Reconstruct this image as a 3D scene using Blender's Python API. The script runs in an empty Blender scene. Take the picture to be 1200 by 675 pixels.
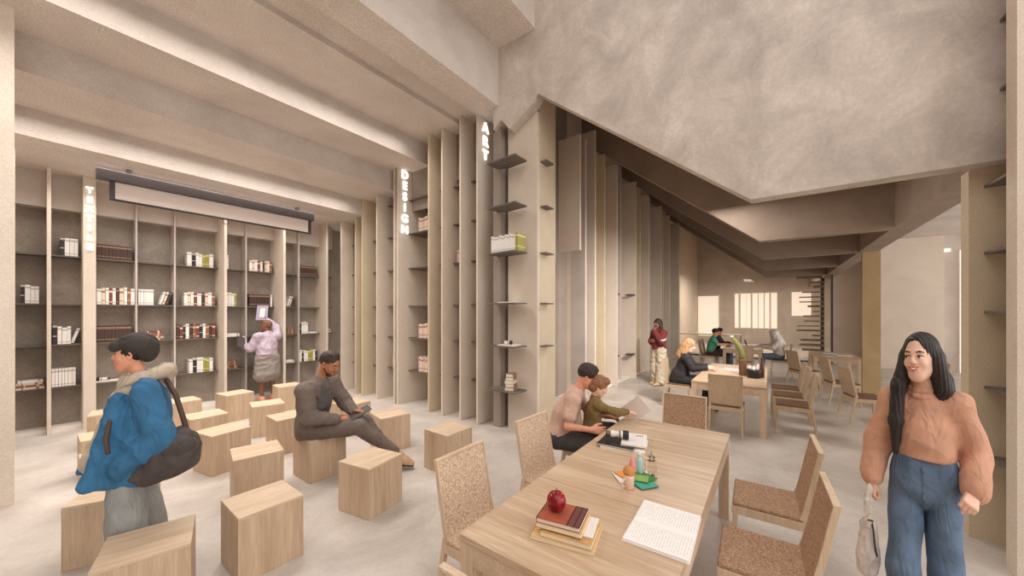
import bpy, bmesh, math, random
import numpy as np
from mathutils import Vector, Matrix
random.seed(7)
SC = bpy.context.scene
COL = SC.collection
PI = math.pi

# ------------------------------------------------------------------ materials
def new_mat(name):
    m = bpy.data.materials.new(name); m.use_nodes = True
    nt = m.node_tree; b = nt.nodes['Principled BSDF']
    return m, nt, b

def N(nt, typ, **kw):
    n = nt.nodes.new(typ)
    for k, v in kw.items():
        if k in n.inputs: n.inputs[k].default_value = v
        else: setattr(n, k, v)
    return n

def ramp(nt, stops):
    r = nt.nodes.new('ShaderNodeValToRGB')
    el = r.color_ramp.elements
    while len(el) < len(stops): el.new(0.5)
    for e, (p, c) in zip(el, stops): e.position = p; e.color = (*c, 1)
    return r

def rgb(r, g, b):       # sRGB 0-255 -> linear
    f = lambda c: (c/255/12.92) if c/255 <= .04045 else ((c/255+.055)/1.055)**2.4
    return (f(r), f(g), f(b))

def plain(name, col, rough=.6, metal=0, bump=0, bscale=60, spec=None, sheen=0, var=0.0, vscale=4.0):
    m, nt, b = new_mat(name)
    b.inputs['Base Color'].default_value = (*col, 1)
    b.inputs['Roughness'].default_value = rough
    b.inputs['Metallic'].default_value = metal
    if spec is not None: b.inputs['Specular IOR Level'].default_value = spec
    if sheen: b.inputs['Sheen Weight'].default_value = sheen
    tc = N(nt, 'ShaderNodeTexCoord')
    if var:
        no = N(nt, 'ShaderNodeTexNoise', Scale=vscale, Detail=5.0)
        r = ramp(nt, [(.3, tuple(c*(1-var) for c in col)), (.7, tuple(min(1, c*(1+var)) for c in col))])
        nt.links.new(tc.outputs['Object'], no.inputs['Vector'])
        nt.links.new(no.outputs['Fac'], r.inputs['Fac']); nt.links.new(r.outputs['Color'], b.inputs['Base Color'])
    if bump:
        no = N(nt, 'ShaderNodeTexNoise', Scale=float(bscale), Detail=4.0)
        bp = N(nt, 'ShaderNodeBump', Strength=bump, Distance=.01)
        nt.links.new(tc.outputs['Object'], no.inputs['Vector'])
        nt.links.new(no.outputs['Fac'], bp.inputs['Height']); nt.links.new(bp.outputs['Normal'], b.inputs['Normal'])
    return m

def mottled(name, c0, c1, scale=1.3, fine=90, fine_amt=.12, rough=.75, bump=.15, coarse_detail=8, distort=.6):
    """plaster / concrete: cloudy large variation plus fine grain (stains that belong to the surface)"""
    m, nt, b = new_mat(name)
    g = N(nt, 'ShaderNodeNewGeometry')
    n1 = N(nt, 'ShaderNodeTexNoise', Scale=float(scale), Detail=float(coarse_detail), Roughness=.65, Distortion=float(distort))
    n2 = N(nt, 'ShaderNodeTexNoise', Scale=float(fine), Detail=3.0, Roughness=.7)
    nt.links.new(g.outputs['Position'], n1.inputs['Vector']); nt.links.new(g.outputs['Position'], n2.inputs['Vector'])
    r = ramp(nt, [(.32, c0), (.68, c1)])
    nt.links.new(n1.outputs['Fac'], r.inputs['Fac'])
    mr = N(nt, 'ShaderNodeMapRange'); mr.inputs['From Min'].default_value = .3; mr.inputs['From Max'].default_value = .7
    mr.inputs['To Min'].default_value = 1-fine_amt; mr.inputs['To Max'].default_value = 1+fine_amt
    nt.links.new(n2.outputs['Fac'], mr.inputs['Value'])
    mx = N(nt, 'ShaderNodeVectorMath', operation='SCALE')
    nt.links.new(r.outputs['Color'], mx.inputs[0]); nt.links.new(mr.outputs['Result'], mx.inputs['Scale'])
    nt.links.new(mx.outputs['Vector'], b.inputs['Base Color'])
    b.inputs['Roughness'].default_value = rough
    bp = N(nt, 'ShaderNodeBump', Strength=bump, Distance=.004)
    nt.links.new(n2.outputs['Fac'], bp.inputs['Height']); nt.links.new(bp.outputs['Normal'], b.inputs['Normal'])
    return m

def wood(name, c0, c1, axis='Z', scale=1.0, rough=.5, obj=True):
    """grain runs along axis"""
    m, nt, b = new_mat(name)
    tc = N(nt, 'ShaderNodeTexCoord')
    oi = N(nt, 'ShaderNodeObjectInfo')
    ofs = N(nt, 'ShaderNodeVectorMath', operation='ADD')
    sc = N(nt, 'ShaderNodeVectorMath', operation='SCALE'); sc.inputs['Scale'].default_value = 3.7
    nt.links.new(oi.outputs['Location'], sc.inputs[0])
    nt.links.new(tc.outputs['Object'], ofs.inputs[0]); nt.links.new(sc.outputs['Vector'], ofs.inputs[1])
    mp = N(nt, 'ShaderNodeMapping')
    s = {'X': (.9, 14, 14), 'Y': (14, .9, 14), 'Z': (14, 14, .9)}[axis]
    mp.inputs['Scale'].default_value = tuple(v*scale for v in s)
    nt.links.new(ofs.outputs['Vector'], mp.inputs['Vector'])
    n1 = N(nt, 'ShaderNodeTexNoise', Scale=1.0, Detail=6.0, Roughness=.7, Distortion=.8)
    nt.links.new(mp.outputs['Vector'], n1.inputs['Vector'])
    mp2 = N(nt, 'ShaderNodeMapping'); mp2.inputs['Scale'].default_value = tuple(v*scale*7 for v in s)
    nt.links.new(ofs.outputs['Vector'], mp2.inputs['Vector'])
    n2 = N(nt, 'ShaderNodeTexNoise', Scale=1.0, Detail=3.0)
    nt.links.new(mp2.outputs['Vector'], n2.inputs['Vector'])
    r = ramp(nt, [(.30, c0), (.5, tuple((a+b_)/2 for a, b_ in zip(c0, c1))), (.66, c1)])
    nt.links.new(n1.outputs['Fac'], r.inputs['Fac'])
    mr = N(nt, 'ShaderNodeMapRange'); mr.inputs['From Min'].default_value = .3; mr.inputs['From Max'].default_value = .7
    mr.inputs['To Min'].default_value = .88; mr.inputs['To Max'].default_value = 1.08
    nt.links.new(n2.outputs['Fac'], mr.inputs['Value'])
    mx = N(nt, 'ShaderNodeVectorMath', operation='SCALE')
    nt.links.new(r.outputs['Color'], mx.inputs[0]); nt.links.new(mr.outputs['Result'], mx.inputs['Scale'])
    nt.links.new(mx.outputs['Vector'], b.inputs['Base Color'])
    b.inputs['Roughness'].default_value = rough
    bp = N(nt, 'ShaderNodeBump', Strength=.12, Distance=.002)
    nt.links.new(n2.outputs['Fac'], bp.inputs['Height']); nt.links.new(bp.outputs['Normal'], b.inputs['Normal'])
    return m

def speckle(name, dark, mid, light, scale=90):
    m, nt, b = new_mat(name)
    tc = N(nt, 'ShaderNodeTexCoord')
    n1 = N(nt, 'ShaderNodeTexNoise', Scale=float(scale), Detail=2.5, Roughness=.6, Distortion=1.2)
    nt.links.new(tc.outputs['Object'], n1.inputs['Vector'])
    r = ramp(nt, [(.36, dark), (.47, mid), (.56, light), (.7, tuple(min(1, c*1.15) for c in light))])
    nt.links.new(n1.outputs['Fac'], r.inputs['Fac']); nt.links.new(r.outputs['Color'], b.inputs['Base Color'])
    b.inputs['Roughness'].default_value = .8
    bp = N(nt, 'ShaderNodeBump', Strength=.4, Distance=.003)
    nt.links.new(n1.outputs['Fac'], bp.inputs['Height']); nt.links.new(bp.outputs['Normal'], b.inputs['Normal'])
    return m

def emis(name, col, s):
    m, nt, b = new_mat(name)
    b.inputs['Base Color'].default_value = (*col, 1)
    b.inputs['Emission Color'].default_value = (*col, 1); b.inputs['Emission Strength'].default_value = s
    return m

# ------------------------------------------------------------------ mesh builder
class MB:
    def __init__(s): s.v = []; s.f = []; s.mi = []; s.cur = 0
    def face(s, idx): s.f.append(tuple(idx)); s.mi.append(s.cur)
    def add(s, vs, fs):
        o = len(s.v); s.v += [tuple(v) for v in vs]
        for f in fs: s.face([i+o for i in f])
        return s
    def box(s, x0, x1, y0, y1, z0, z1):
        vs = [(x0,y0,z0),(x1,y0,z0),(x1,y1,z0),(x0,y1,z0),(x0,y0,z1),(x1,y0,z1),(x1,y1,z1),(x0,y1,z1)]
        return s.add(vs, [(0,3,2,1),(4,5,6,7),(0,1,5,4),(1,2,6,5),(2,3,7,6),(3,0,4,7)])
    def hexa(s, bot, top):
        """bot, top: 4 points each, counter-clockwise from above"""
        return s.add(list(bot)+list(top), [(0,3,2,1),(4,5,6,7),(0,1,5,4),(1,2,6,5),(2,3,7,6),(3,0,4,7)])
    def prism(s, poly, a0, a1, plane='xy'):
        """extrude a polygon; plane xy -> z, yz -> x, xz -> y"""
        n = len(poly)
        def p(q, a):
            return {'xy': (q[0], q[1], a), 'yz': (a, q[0], q[1]), 'xz': (q[0], a, q[1])}[plane]
        vs = [p(q, a0) for q in poly]+[p(q, a1) for q in poly]
        fs = [tuple(range(n-1, -1, -1)), tuple(range(n, 2*n))]+[(i, (i+1) % n, n+(i+1) % n, n+i) for i in range(n)]
        return s.add(vs, fs)
    def tube(s, pts, rad, seg=10, cap=True):
        pts = [Vector(p) for p in pts]
        if not hasattr(rad, '__len__'): rad = [rad]*len(pts)
        o = len(s.v); prev = None
        for i, p in enumerate(pts):
            d = (pts[min(i+1, len(pts)-1)]-pts[max(i-1, 0)]).normalized()
            if prev is None:
                u = d.cross(Vector((0, 0, 1)))
                if u.length < 1e-3: u = Vector((1, 0, 0))
                u.normalize()
            else:
                u = (prev-d*prev.dot(d)).normalized()
            prev = u; w = d.cross(u)
            for k in range(seg):
                a = 2*PI*k/seg; s.v.append(tuple(p+(u*math.cos(a)+w*math.sin(a))*rad[i]))
        for i in range(len(pts)-1):
            for k in range(seg):
                s.face((o+i*seg+k, o+i*seg+(k+1) % seg, o+(i+1)*seg+(k+1) % seg, o+(i+1)*seg+k))
        if cap:
            s.face([o+k for k in range(seg-1, -1, -1)]); s.face([o+(len(pts)-1)*seg+k for k in range(seg)])
        return s
    def lathe(s, prof, seg=24, c=(0,0,0)):
        """prof: (r, z) from bottom to top"""
        o = len(s.v)
        for r, z in prof:
            for k in range(seg):
                a = 2*PI*k/seg; s.v.append((c[0]+r*math.cos(a), c[1]+r*math.sin(a), c[2]+z))
        for i in range(len(prof)-1):
            for k in range(seg):
                s.face((o+i*seg+k, o+i*seg+(k+1) % seg, o+(i+1)*seg+(k+1) % seg, o+(i+1)*seg+k))
        s.face([o+k for k in range(seg-1, -1, -1)]); s.face([o+(len(prof)-1)*seg+k for k in range(seg)])
        return s
    def build(s, name, mats, parent=None, bevel=0, smooth=False, seg=2):
        me = bpy.data.meshes.new(name); me.from_pydata(s.v, [], s.f)
        if not isinstance(mats, (list, tuple)): mats = [mats]
        for m in mats: me.materials.append(m)
        me.polygons.foreach_set('material_index', s.mi)
        if smooth: me.polygons.foreach_set('use_smooth', [True]*len(me.polygons))
        me.update()
        o = bpy.data.objects.new(name, me); COL.objects.link(o)
        if parent: o.parent = parent
        if bevel:
            b = o.modifiers.new('bevel', 'BEVEL'); b.width = bevel; b.segments = seg; b.limit_method = 'ANGLE'; b.angle_limit = .6
        return o

def empty(name, loc=(0,0,0), rz=0):
    o = bpy.data.objects.new(name, None); COL.objects.link(o); o.location = loc; o.rotation_euler = (0, 0, rz)
    o.empty_display_size = .1
    return o
def tag(o, label=None, cat=None, group=None, kind=None):
    if label: o['label'] = label
    if cat: o['category'] = cat
    if group: o['group'] = group
    if kind: o['kind'] = kind
    return o
def kids(o): return [c for c in bpy.data.objects if c.parent == o]
KIDS = {}
def copy_tree(o, parent=None, loc=None, rz=None, label=None, group=None):
    c = o.copy(); COL.objects.link(c)
    if parent: c.parent = parent
    if o not in KIDS: KIDS[o] = [x for x in bpy.data.objects if x.parent == o]
    for ch in KIDS[o]: copy_tree(ch, c)
    if loc is not None: c.location = loc
    if rz is not None: c.rotation_euler = (0, 0, rz)
    if label: c['label'] = label
    if group: c['group'] = group
    return c
# ------------------------------------------------------------------ palette
M = {}
M['floor'] = mottled('polished_concrete', rgb(176,166,157), rgb(208,199,190), scale=1.4, fine=26, fine_amt=.07, rough=.42, bump=.05)
M['plaster'] = mottled('grey_plaster', rgb(188,177,168), rgb(209,198,189), scale=1.1, fine=60, fine_amt=.10, rough=.85, bump=.3)
M['soffit'] = mottled('speckled_soffit_plaster', rgb(212,200,190), rgb(230,220,211), scale=1.1, fine=55, fine_amt=.24, rough=.9, bump=.4)
M['concrete'] = mottled('cast_concrete', rgb(180,168,158), rgb(220,208,198), scale=1.7, fine=30, fine_amt=.08, rough=.85, bump=.08, distort=.5)
M['rib'] = mottled('brown_concrete', rgb(142,124,110), rgb(160,142,127), scale=1.2, fine=50, fine_amt=.07, rough=.85, bump=.2)
M['fin'] = mottled('cream_board', rgb(213,199,183), rgb(224,211,196), scale=1.2, fine=85, fine_amt=.13, rough=.7, bump=.15)
M['finwarm'] = mottled('sand_board', rgb(203,186,158), rgb(214,198,172), scale=1.2, fine=85, fine_amt=.13, rough=.7, bump=.15)
M['findark'] = mottled('dark_grey_board', rgb(146,134,123), rgb(160,148,137), scale=1.2, fine=110, fine_amt=.1, rough=.8, bump=.15)  # dark grey boards of the pier, recess and high panels
M['back'] = mottled('grey_cement_board', rgb(140,129,118), rgb(166,155,143), scale=2.2, fine=75, fine_amt=.24, rough=.85, bump=.3)
M['shelf'] = mottled('grey_steel_shelf', rgb(98,89,82), rgb(116,106,98), scale=3, fine=90, fine_amt=.05, rough=.55, bump=.03)
M['plinth'] = plain('white_plinth', rgb(235,228,218), .5)
M['gold'] = mottled('ochre_board', rgb(176,152,112), rgb(190,166,126), scale=1.5, fine=110, fine_amt=.07, rough=.7)
M['dark'] = plain('dark_metal', rgb(66,58,58), .45)
M['steel'] = plain('grey_steel', rgb(84,76,76), .45, .3)
M['white'] = plain('white_paint', rgb(236,230,224), .5)
M['screen'] = plain('projection_fabric', rgb(232,219,211), .8)
M['letter'] = emis('lit_white_letter', rgb(255,250,244), 1.1)

def struct(name, mb, mat, parent=None, bevel=0, label=None, smooth=False):
    o = mb.build(name, mat, parent, bevel=bevel, smooth=smooth)
    if parent is None: o['kind'] = 'structure'
    if label: o['label'] = label
    return o

# world axes: X runs along the long walls, Y runs across the room, camera at (0, 0, 1.85)
struct('floor', MB().box(-7, 26, -9, 9.45, -.12, 0), M['floor'], label='pale polished concrete floor running through the whole reading room')

# --- stepped beam ceiling over the book room (profile in y, z)
def ceil_profile():
    prof = [(9.45, 4.05), (7.44, 4.05), (7.44, 4.40), (6.36, 4.40), (6.36, 4.80), (5.52, 4.80), (5.52, 5.20), (4.48, 5.20), (4.48, 5.27),
            (3.97, 5.27), (3.97, 5.05), (3.52, 5.05), (3.52, 6.06), (2.83, 6.06), (2.83, 7.1), (2.0, 7.1), (2.0, 7.6), (9.45, 7.6)]
    return prof
ceil = empty('ceiling'); tag(ceil, 'stepped plaster beam ceiling over the stools and bookcases', kind='structure')
P0 = [((9.45, 7.44), 4.05), ((7.44, 6.36), 4.40), ((6.36, 5.52), 4.80), ((5.52, 4.48), 5.20), ((4.48, 3.97), 5.27), ((3.97, 3.52), 5.15), ((3.52, 2.83), 6.06), ((2.83, 2.0), 7.1)]
for (ya, yb), z in P0:
    MB().box(-7, 4.42 if yb < 3.5 else 5.3, yb, ya, z, 7.7).build('beam', [M['plaster'], M['soffit']], ceil).data.polygons[0].material_index = 1

# --- end wall with the tall book compartments
W = 9.1
wb = MB().box(-7, 5.35, 9.38, 9.45, 0, 4.05)
struct('wall_back', wb, M['back'], label='grey cement wall behind the tall bookcase')
lw = MB().box(-.62, -.55, 5.9, 9.38, 0, 4.05)
struct('wall_left', MB().box(-7, -6.9, -9, 9.38, 0, 7.7), M['plaster'])

# --- big concrete wall over the opening
prof = [(-9, 3.03), (.18, 3.03), (2.78, 5.08), (2.86, 4.97), (3.30, 4.72), (3.47, 4.92), (3.62, 4.80), (3.62, 8.4), (-9, 8.4)]
bw = MB().prism(prof, 4.42, 4.60, 'yz')
struct('wall_upper', bw, M['concrete'], label='large mottled concrete wall hanging over the opening to the far reading hall')

# --- ribs and sloping roof of the far hall
hall = empty('ceiling'); tag(hall, 'folded brown concrete rib ceiling of the far reading hall', kind='structure')
def ribprof(z, d):
    return [(-1.62, z), (.2, z), (4.2, z+3.2), (4.2, z+3.2+d), (.2, z+d), (-1.62, z+d)]
for U, z in ((8.4, 3.25), (11.4, 3.27), (14.4, 3.27), (17.4, 3.27)):
    MB().prism(ribprof(z, 1.3), U, U+.22, 'yz').build('rib', M['rib'], hall)
MB().prism(ribprof(4.2, .2), 4.6, 26, 'yz').build('roof_slab', M['rib'], hall)
MB().box(4.6, 26, -1.95, -1.62, 3.27, 5.6).build('edge_beam', M['rib'], hall)
MB().box(4.6, 26, -9, -1.95, 4.3, 4.5).build('side_slab', M['plaster'], hall)

# --- far hall: inner wall behind the upright boards, doors recess
struct('wall_hall', MB().box(5.3, 26, 3.95, 4.1, 0, 7.6), M['fin'], label='cream wall behind the row of upright boards in the far hall')
struct('wall_end', MB().box(25.9, 26, -9, 4.1, 0, 7.6), M['plaster'], label='pale end wall behind the glass partition')

# right-hand piers
struct('wall_right', MB().box(4.6, 4.75, -3.6, -1.31, 0, 3.03), M['finwarm'], label='sand coloured pier with thin steel shelves at the right of the opening')
o = struct('wall_side', MB().box(4.06, 4.2, -2.6, -1.37, 0, 8.4), M['fin'], label='pale full-height pier at the right edge of the room')
struct('wall_column', MB().box(11.4, 11.52, -1.98, -1.68, 0, 3.27), M['gold'], label='ochre column carrying the edge beam of the far hall')
struct('wall_alcove', MB().box(17.0, 17.2, -4.35, -2.95, 0, 4.3), M['fin'], label='wide cream wall panel beyond the ochre column')
struct('wall_niche', MB().box(18.6, 18.75, -2.72, -1.9, 0, 4.3), M['fin'], label='narrow cream wall panel beside the glass partition')
struct('wall_return', MB().box(17.2, 18.75, -3.0, -2.8, 0, 4.3), M['plaster'], label='short return wall beside the narrow panel')

# --- cream board cladding: upright boards of the shelf wall along the room (front edge x = 4.4)
def zs(y):            # ceiling height over y in the book room
    for (ya, yb), z in P0:
        if yb <= y <= ya: return z
    return 5.05
SHZ = [.66, 1.34, 2.0, 2.78, 3.5, 4.2]
fins = [(8.29, .30), (7.67, .50), (7.39, .5), (6.82, .5), (6.21, .5), (6.10, .74), (5.15, .6), (4.79, .6), (4.33, .6), (3.94, .42)]
sw = empty('bookcase', (4.4, 6.1, 0))
tag(sw, 'cream bookcase wall of tall upright boards with lit ART and DESIGN signs', 'bookcase')
def child(mb, name, mat, root, **k):
    """mesh given in world coordinates, parented to a root that stands at a place"""
    x, y, z = root.location
    assert abs(root.rotation_euler[2]) < 1e-9
    mb.v = [(a-x, b-y, c-z) for a, b, c in mb.v]
    return mb.build(name, mat, root, **k)
for i, (y, dep) in enumerate(fins):
    mat = M['fin'] if i not in (1, 2, 6) else M['finwarm']
    f = child(MB().box(4.4, 4.4+dep, y, y+.035, 0, zs(y+.02)), 'upright_board', mat, sw, bevel=.003)
child(MB().box(5.16, 5.2, 3.7, 9.1, 0, 4.05), 'back_panel', M['fin'], sw)
child(MB().box(5.18, 5.24, 2.96, 3.75, 0, 6.4), 'back_panel', M['fin'], sw)
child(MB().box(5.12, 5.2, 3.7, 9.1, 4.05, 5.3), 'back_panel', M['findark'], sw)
# grey high panels hung between boards
for ya, yb, z0 in ((8.33, 8.9, 3.45), (7.71, 8.25, 3.5), (6.86, 7.37, 3.55), (5.19, 6.09, 3.98), (4.83, 5.14, 4.25), (4.37, 4.78, 4.35), (3.98, 4.32, 4.6)):
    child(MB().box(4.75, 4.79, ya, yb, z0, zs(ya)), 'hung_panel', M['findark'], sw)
ys = [f[0] for f in fins]
for i in range(len(ys)-1):
    y1, y0 = ys[i], ys[i+1]+.035
    if y1-y0 < .15: continue
    for k, z in enumerate(SHZ):
        if z > zs(y0)-.3: continue
        child(MB().box(4.66, 5.16, y0, y1, z-.012, z+.008), 'shelf', M['shelf'], sw)
def letters(txt, root, loc, size, pitch, mat, name='sign_letter', depth=.012):
    """upright stacked letters on a face that looks towards -y"""
    dg = bpy.context.evaluated_depsgraph_get()
    for i, chx in enumerate(txt):
        mb = MB()
        cu = bpy.data.curves.new('glyph', 'FONT'); cu.body = chx; cu.size = size*1.38; cu.extrude = depth; cu.offset = size*.03; cu.align_x = 'CENTER'
        o = bpy.data.objects.new('glyph', cu); COL.objects.link(o); dg = bpy.context.evaluated_depsgraph_get(); dg.update()
        me = o.evaluated_get(dg).to_mesh()
        o0 = len(mb.v)
        for v in me.vertices: mb.v.append((loc[0]+v.co.x, loc[1]-v.co.z, loc[2]-i*pitch-size+v.co.y))
        for p_ in me.polygons: mb.face([o0+q for q in p_.vertices])
        o.evaluated_get(dg).to_mesh_clear(); bpy.data.objects.remove(o); bpy.data.curves.remove(cu)
        q = child(mb, name, mat, root); q['label'] = 'glowing white letter '+chx
    return q
lo = letters('ART', sw, (4.585, 3.925, 5.09), .165, .232, M['letter'])
lo = letters('DESIGN', sw, (4.565, 6.085, 4.785), .165, .225, M['letter'])

# end pier with the open shelves below ART
pier = empty('shelf_pier', (4.6, 3.3, 0))
tag(pier, 'cream and grey corner pier carrying open steel shelves below the ART sign', 'shelves')
def topz(y):
    pts = [(-9, 3.03), (.18, 3.03), (2.78, 5.08), (2.86, 4.97), (3.30, 4.72), (3.47, 4.92), (3.62, 4.80), (9, 4.8)]
    for (a, za), (b, zb) in zip(pts, pts[1:]):
        if a <= y <= b: return za+(zb-za)*(y-a)/(b-a)
def sloped(x0, x1, ya, yb):
    ys_ = sorted({ya, yb}|{q for q in (2.86, 3.30, 3.47) if ya < q < yb})
    poly = [(ya, 0), (yb, 0)]+[(y, topz(y)) for y in reversed(ys_)]
    return MB().prism(poly, x0, x1, 'yz')
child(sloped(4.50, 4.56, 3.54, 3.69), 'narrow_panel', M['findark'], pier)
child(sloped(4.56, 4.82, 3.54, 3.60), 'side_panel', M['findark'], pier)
child(sloped(4.60, 4.66, 2.90, 3.46), 'front_panel', M['fin'], pier)
child(MB().prism([(4.66, 0), (5.16, 0), (5.16, 6.6), (4.66, 5.0)], 2.90, 2.96, 'xz'), 'side_panel', M['finwarm'], pier)
for z in SHZ:
    child(MB().prism([(4.23, 3.05), (4.54, 3.05), (4.58, 3.43), (4.5, 3.6), (4.26, 3.62)], z-.012, z+.008), 'shelf', M['shelf'], pier)
    if 1 < z: child(MB().box(4.68, 4.9, 2.78, 2.9, z-.012, z+.008), 'shelf', M['shelf'], pier)

# --- tall boards along the far hall
hb = empty('board_screen', (7.3, 3.2, 0))
tag(hb, 'row of tall upright cream boards lining the left side of the far hall', 'wall boards')
def hz(y): return 3.27+.8*(y-.2)
child(MB().box(5.25, 5.31, 2.98, 3.9, 2.75, 6.2), 'hung_board', M['fin'], hb)
child(MB().box(6.0, 6.06, 2.86, 3.30, 3.02, 5.15), 'hung_board', M['fin'], hb)
child(MB().box(6.5, 6.56, 2.98, 3.3, 0, 5.3), 'upright_board', M['plaster'], hb)
child(MB().box(5.3, 7.3, 3.80, 3.9, 0, 6.6), 'recess_panel', M['findark'], hb)
x = 7.3; k = 0
rr = random.Random(3)
while x < 17.2:
    y0 = 3.12+(0, .16, .05, .22)[k % 4]
    child(MB().box(x, x+.06, y0, 3.95, 0, hz(y0)-.02 if k else 5.85), 'upright_board', (M['fin'], M['finwarm'], M['fin'], M['plaster'])[k % 4], hb)
    if k in (3, 4):
        for z in (.68, 2.35): child(MB().box(x-.3, x, y0+.02, y0+.2, z, z+.03), 'shelf_stub', M['dark'], hb)
    x += (.95, .55, .75, .62)[k % 4]; k += 1
child(MB().box(5.3, 17.3, 3.3, 3.95, -.0, .03), 'kerb', M['plinth'], hb)

# --- right pier shelves
rp = empty('steel_shelves', (4.4, -1.6, 0)); tag(rp, 'short steel shelves climbing between the two piers at the right edge', 'shelves')
for z in (.69, 1.25, 1.86, 2.34, 2.88):
    child(MB().prism([(4.2, -1.40), (4.2, -2.2), (4.6, -2.2), (4.6, -1.39)], z-.012, z+.008), 'shelf', M['shelf'], rp)
for z in (3.57, 4.10):
    child(MB().prism([(4.2, -1.42), (4.2, -2.2), (4.42, -2.2), (4.42, -1.41)], z-.012, z+.008), 'shelf', M['shelf'], rp)

# --- left pier (beside the camera) and its neighbour
struct('wall_pier', MB().box(-.9, -.09, 5.9, 5.96, 0, 5.4), M['fin'], label='pale full-height pier board at the left edge of the room')
struct('wall_strip', MB().box(-.9, -.12, 8.2, 8.24, 0, 4.05), M['fin'], label='narrow pale board between the left pier and the bookcase')

# --- tall bookcase on the end wall
bc = empty('bookcase', (2.2, 9.2, 0))
tag(bc, 'grey-backed bookcase on the end wall with the lit TEXTILE sign', 'bookcase')
ROW = [.68, 1.35, 1.99, 2.76, 3.5]
child(MB().box(-.9, 4.6, 9.34, 9.38, 0, 4.05), 'back_panel', M['back'], bc)
divs = [(-.62, .04, 8.9), (.15, .04, 8.85), (1.10, .025, 9.05), (1.60, .025, 9.05), (2.27, .045, 8.72), (2.72, .025, 9.05), (3.28, .05, 8.62), (3.75, .03, 9.02), (4.27, .045, 8.75)]
for ux, th, yf in divs:
    child(MB().box(ux, ux+th, yf, 9.34, 0, 4.05), 'upright_board', M['fin'] if yf < 9 else M['plaster'], bc, bevel=.002)
child(MB().box(.50, .635, 8.86, 9.34, 0, 4.05), 'upright_board', M['fin'], bc, bevel=.002)
edges = [-.9]+[d[0] for d in divs[:2]]+[.50]+[d[0] for d in divs[2:]]+[4.6]
thk = [0, .04, .04, .135]+[d[1] for d in divs[2:]]
for i in range(len(edges)-1):
    a, b = edges[i]+thk[i], edges[i+1]
    if b-a < .05: continue
    for z in ROW[:4]:
        child(MB().box(a, b, 9.08, 9.34, z-.014, z+.008), 'shelf', M['shelf'], bc)
    child(MB().box(a, b, 9.12, 9.34, 3.5, 4.05), 'top_panel', M['plaster'], bc)
    child(MB().box(a, b, 9.0, 9.34, 0, .05), 'plinth', M['plinth'], bc)
lo = letters('TEXTILE', bc, (.567, 8.845, 3.88), .098, .152, M['letter'])

# --- projection screen
ps = empty('projection_screen', (2.1, 8.0, 3.99))
tag(ps, 'half-lowered white projection screen in a dark ceiling housing in front of the bookcase', 'screen')
child(MB().box(.57, 3.62, 7.93, 8.07, 3.83, 3.985), 'housing', M['steel'], ps, bevel=.01)
for bx_ in (.9, 3.3): child(MB().box(bx_-.03, bx_+.03, 7.96, 8.04, 3.985, 4.05), 'bracket', M['dark'], ps)
child(MB().box(.72, 3.56, 8.0, 8.006, 3.58, 3.83), 'screen_fabric', M['screen'], ps)
child(MB().box(.70, .76, 7.992, 8.0, 3.56, 3.83), 'side_border', M['dark'], ps)
child(MB().box(3.52, 3.58, 7.992, 8.0, 3.56, 3.83), 'side_border', M['dark'], ps)
child(MB().tube([(.70, 8.0, 3.56), (3.58, 8.0, 3.56)], .016, 10), 'bottom_bar', M['dark'], ps, smooth=True)
ring = MB().tube([(2.1+.045*math.cos(a), 7.99, 3.51+.045*math.sin(a)) for a in np.linspace(0, 2*PI, 20)], .006, 6)
child(ring, 'pull_ring', M['steel'], ps, smooth=True)

# --- glass partition at the end of the hall and the room behind
m, nt, b = new_mat('tinted_glass')
tr = N(nt, 'ShaderNodeBsdfTransparent'); tr.inputs['Color'].default_value = (.84, .81, .76, 1)
gl = N(nt, 'ShaderNodeBsdfGlossy', Roughness=.02); gl.inputs['Color'].default_value = (.9, .88, .84, 1)
fr = N(nt, 'ShaderNodeFresnel', IOR=1.45); mx = N(nt, 'ShaderNodeMixShader')
nt.links.new(fr.outputs['Fac'], mx.inputs[0]); nt.links.new(tr.outputs[0], mx.inputs[1]); nt.links.new(gl.outputs[0], mx.inputs[2])
nt.links.new(mx.outputs[0], nt.nodes['Material Output'].inputs['Surface']); M['glass'] = m
gp = empty('window_1'); tag(gp, 'large glass partition closing the far hall', kind='structure')
MB().box(17.50, 17.52, -1.75, 4.0, 0, 6.6).build('glass_pane', M['glass'], gp)
MB().box(17.45, 17.57, -1.80, -1.74, 0, 4.2).build('frame', M['dark'], gp)
MB().box(17.45, 17.57, -1.75, 4.0, 0, .04).build('frame', M['steel'], gp)
M['sky'] = emis('daylight_pane', rgb(250,238,228), .65)
w2 = empty('window_2'); tag(w2, 'tall bright curtained windows in the room behind the glass', kind='structure')
MB().box(25.84, 25.88, -.24, 1.88, .95, 3.05).build('pane', M['sky'], w2)
for y in np.arange(-.24, 1.9, .3): MB().box(25.74, 25.8, y, y+.06+.05*math.sin(y*9), .9, 3.1).build('curtain_fold', M['screen'], w2)
w3 = empty('window_3'); tag(w3, 'bright window at the left of the room behind the glass', kind='structure')
MB().box(25.84, 25.88, -1.75, -.9, 1.7, 3.05).build('pane', M['sky'], w3)
w6 = empty('window_5'); tag(w6, 'bright pinkish window at the left behind the glass partition', kind='structure')
MB().box(25.84, 25.88, 2.75, 3.9, .4, 2.95).build('pane', M['sky'], w6); MB().box(25.8, 25.84, 2.68, 2.75, .3, 3.05).build('frame', M['white'], w6)
rk = empty('reflection_rack', (19.2, -1.2, 0)); tag(rk, 'dark rack of boards added behind the glass edge to imitate reflected shelves', 'rack')  # added boards imitate shelves mirrored in the glass
rq = random.Random(5)
for i in range(16): child(MB().box(19.0, 19.4, -1.7, -1.35+.55*rq.random(), .3+.2*i, .33+.2*i+.05*rq.random()), 'board', M['rib'], rk)
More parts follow.
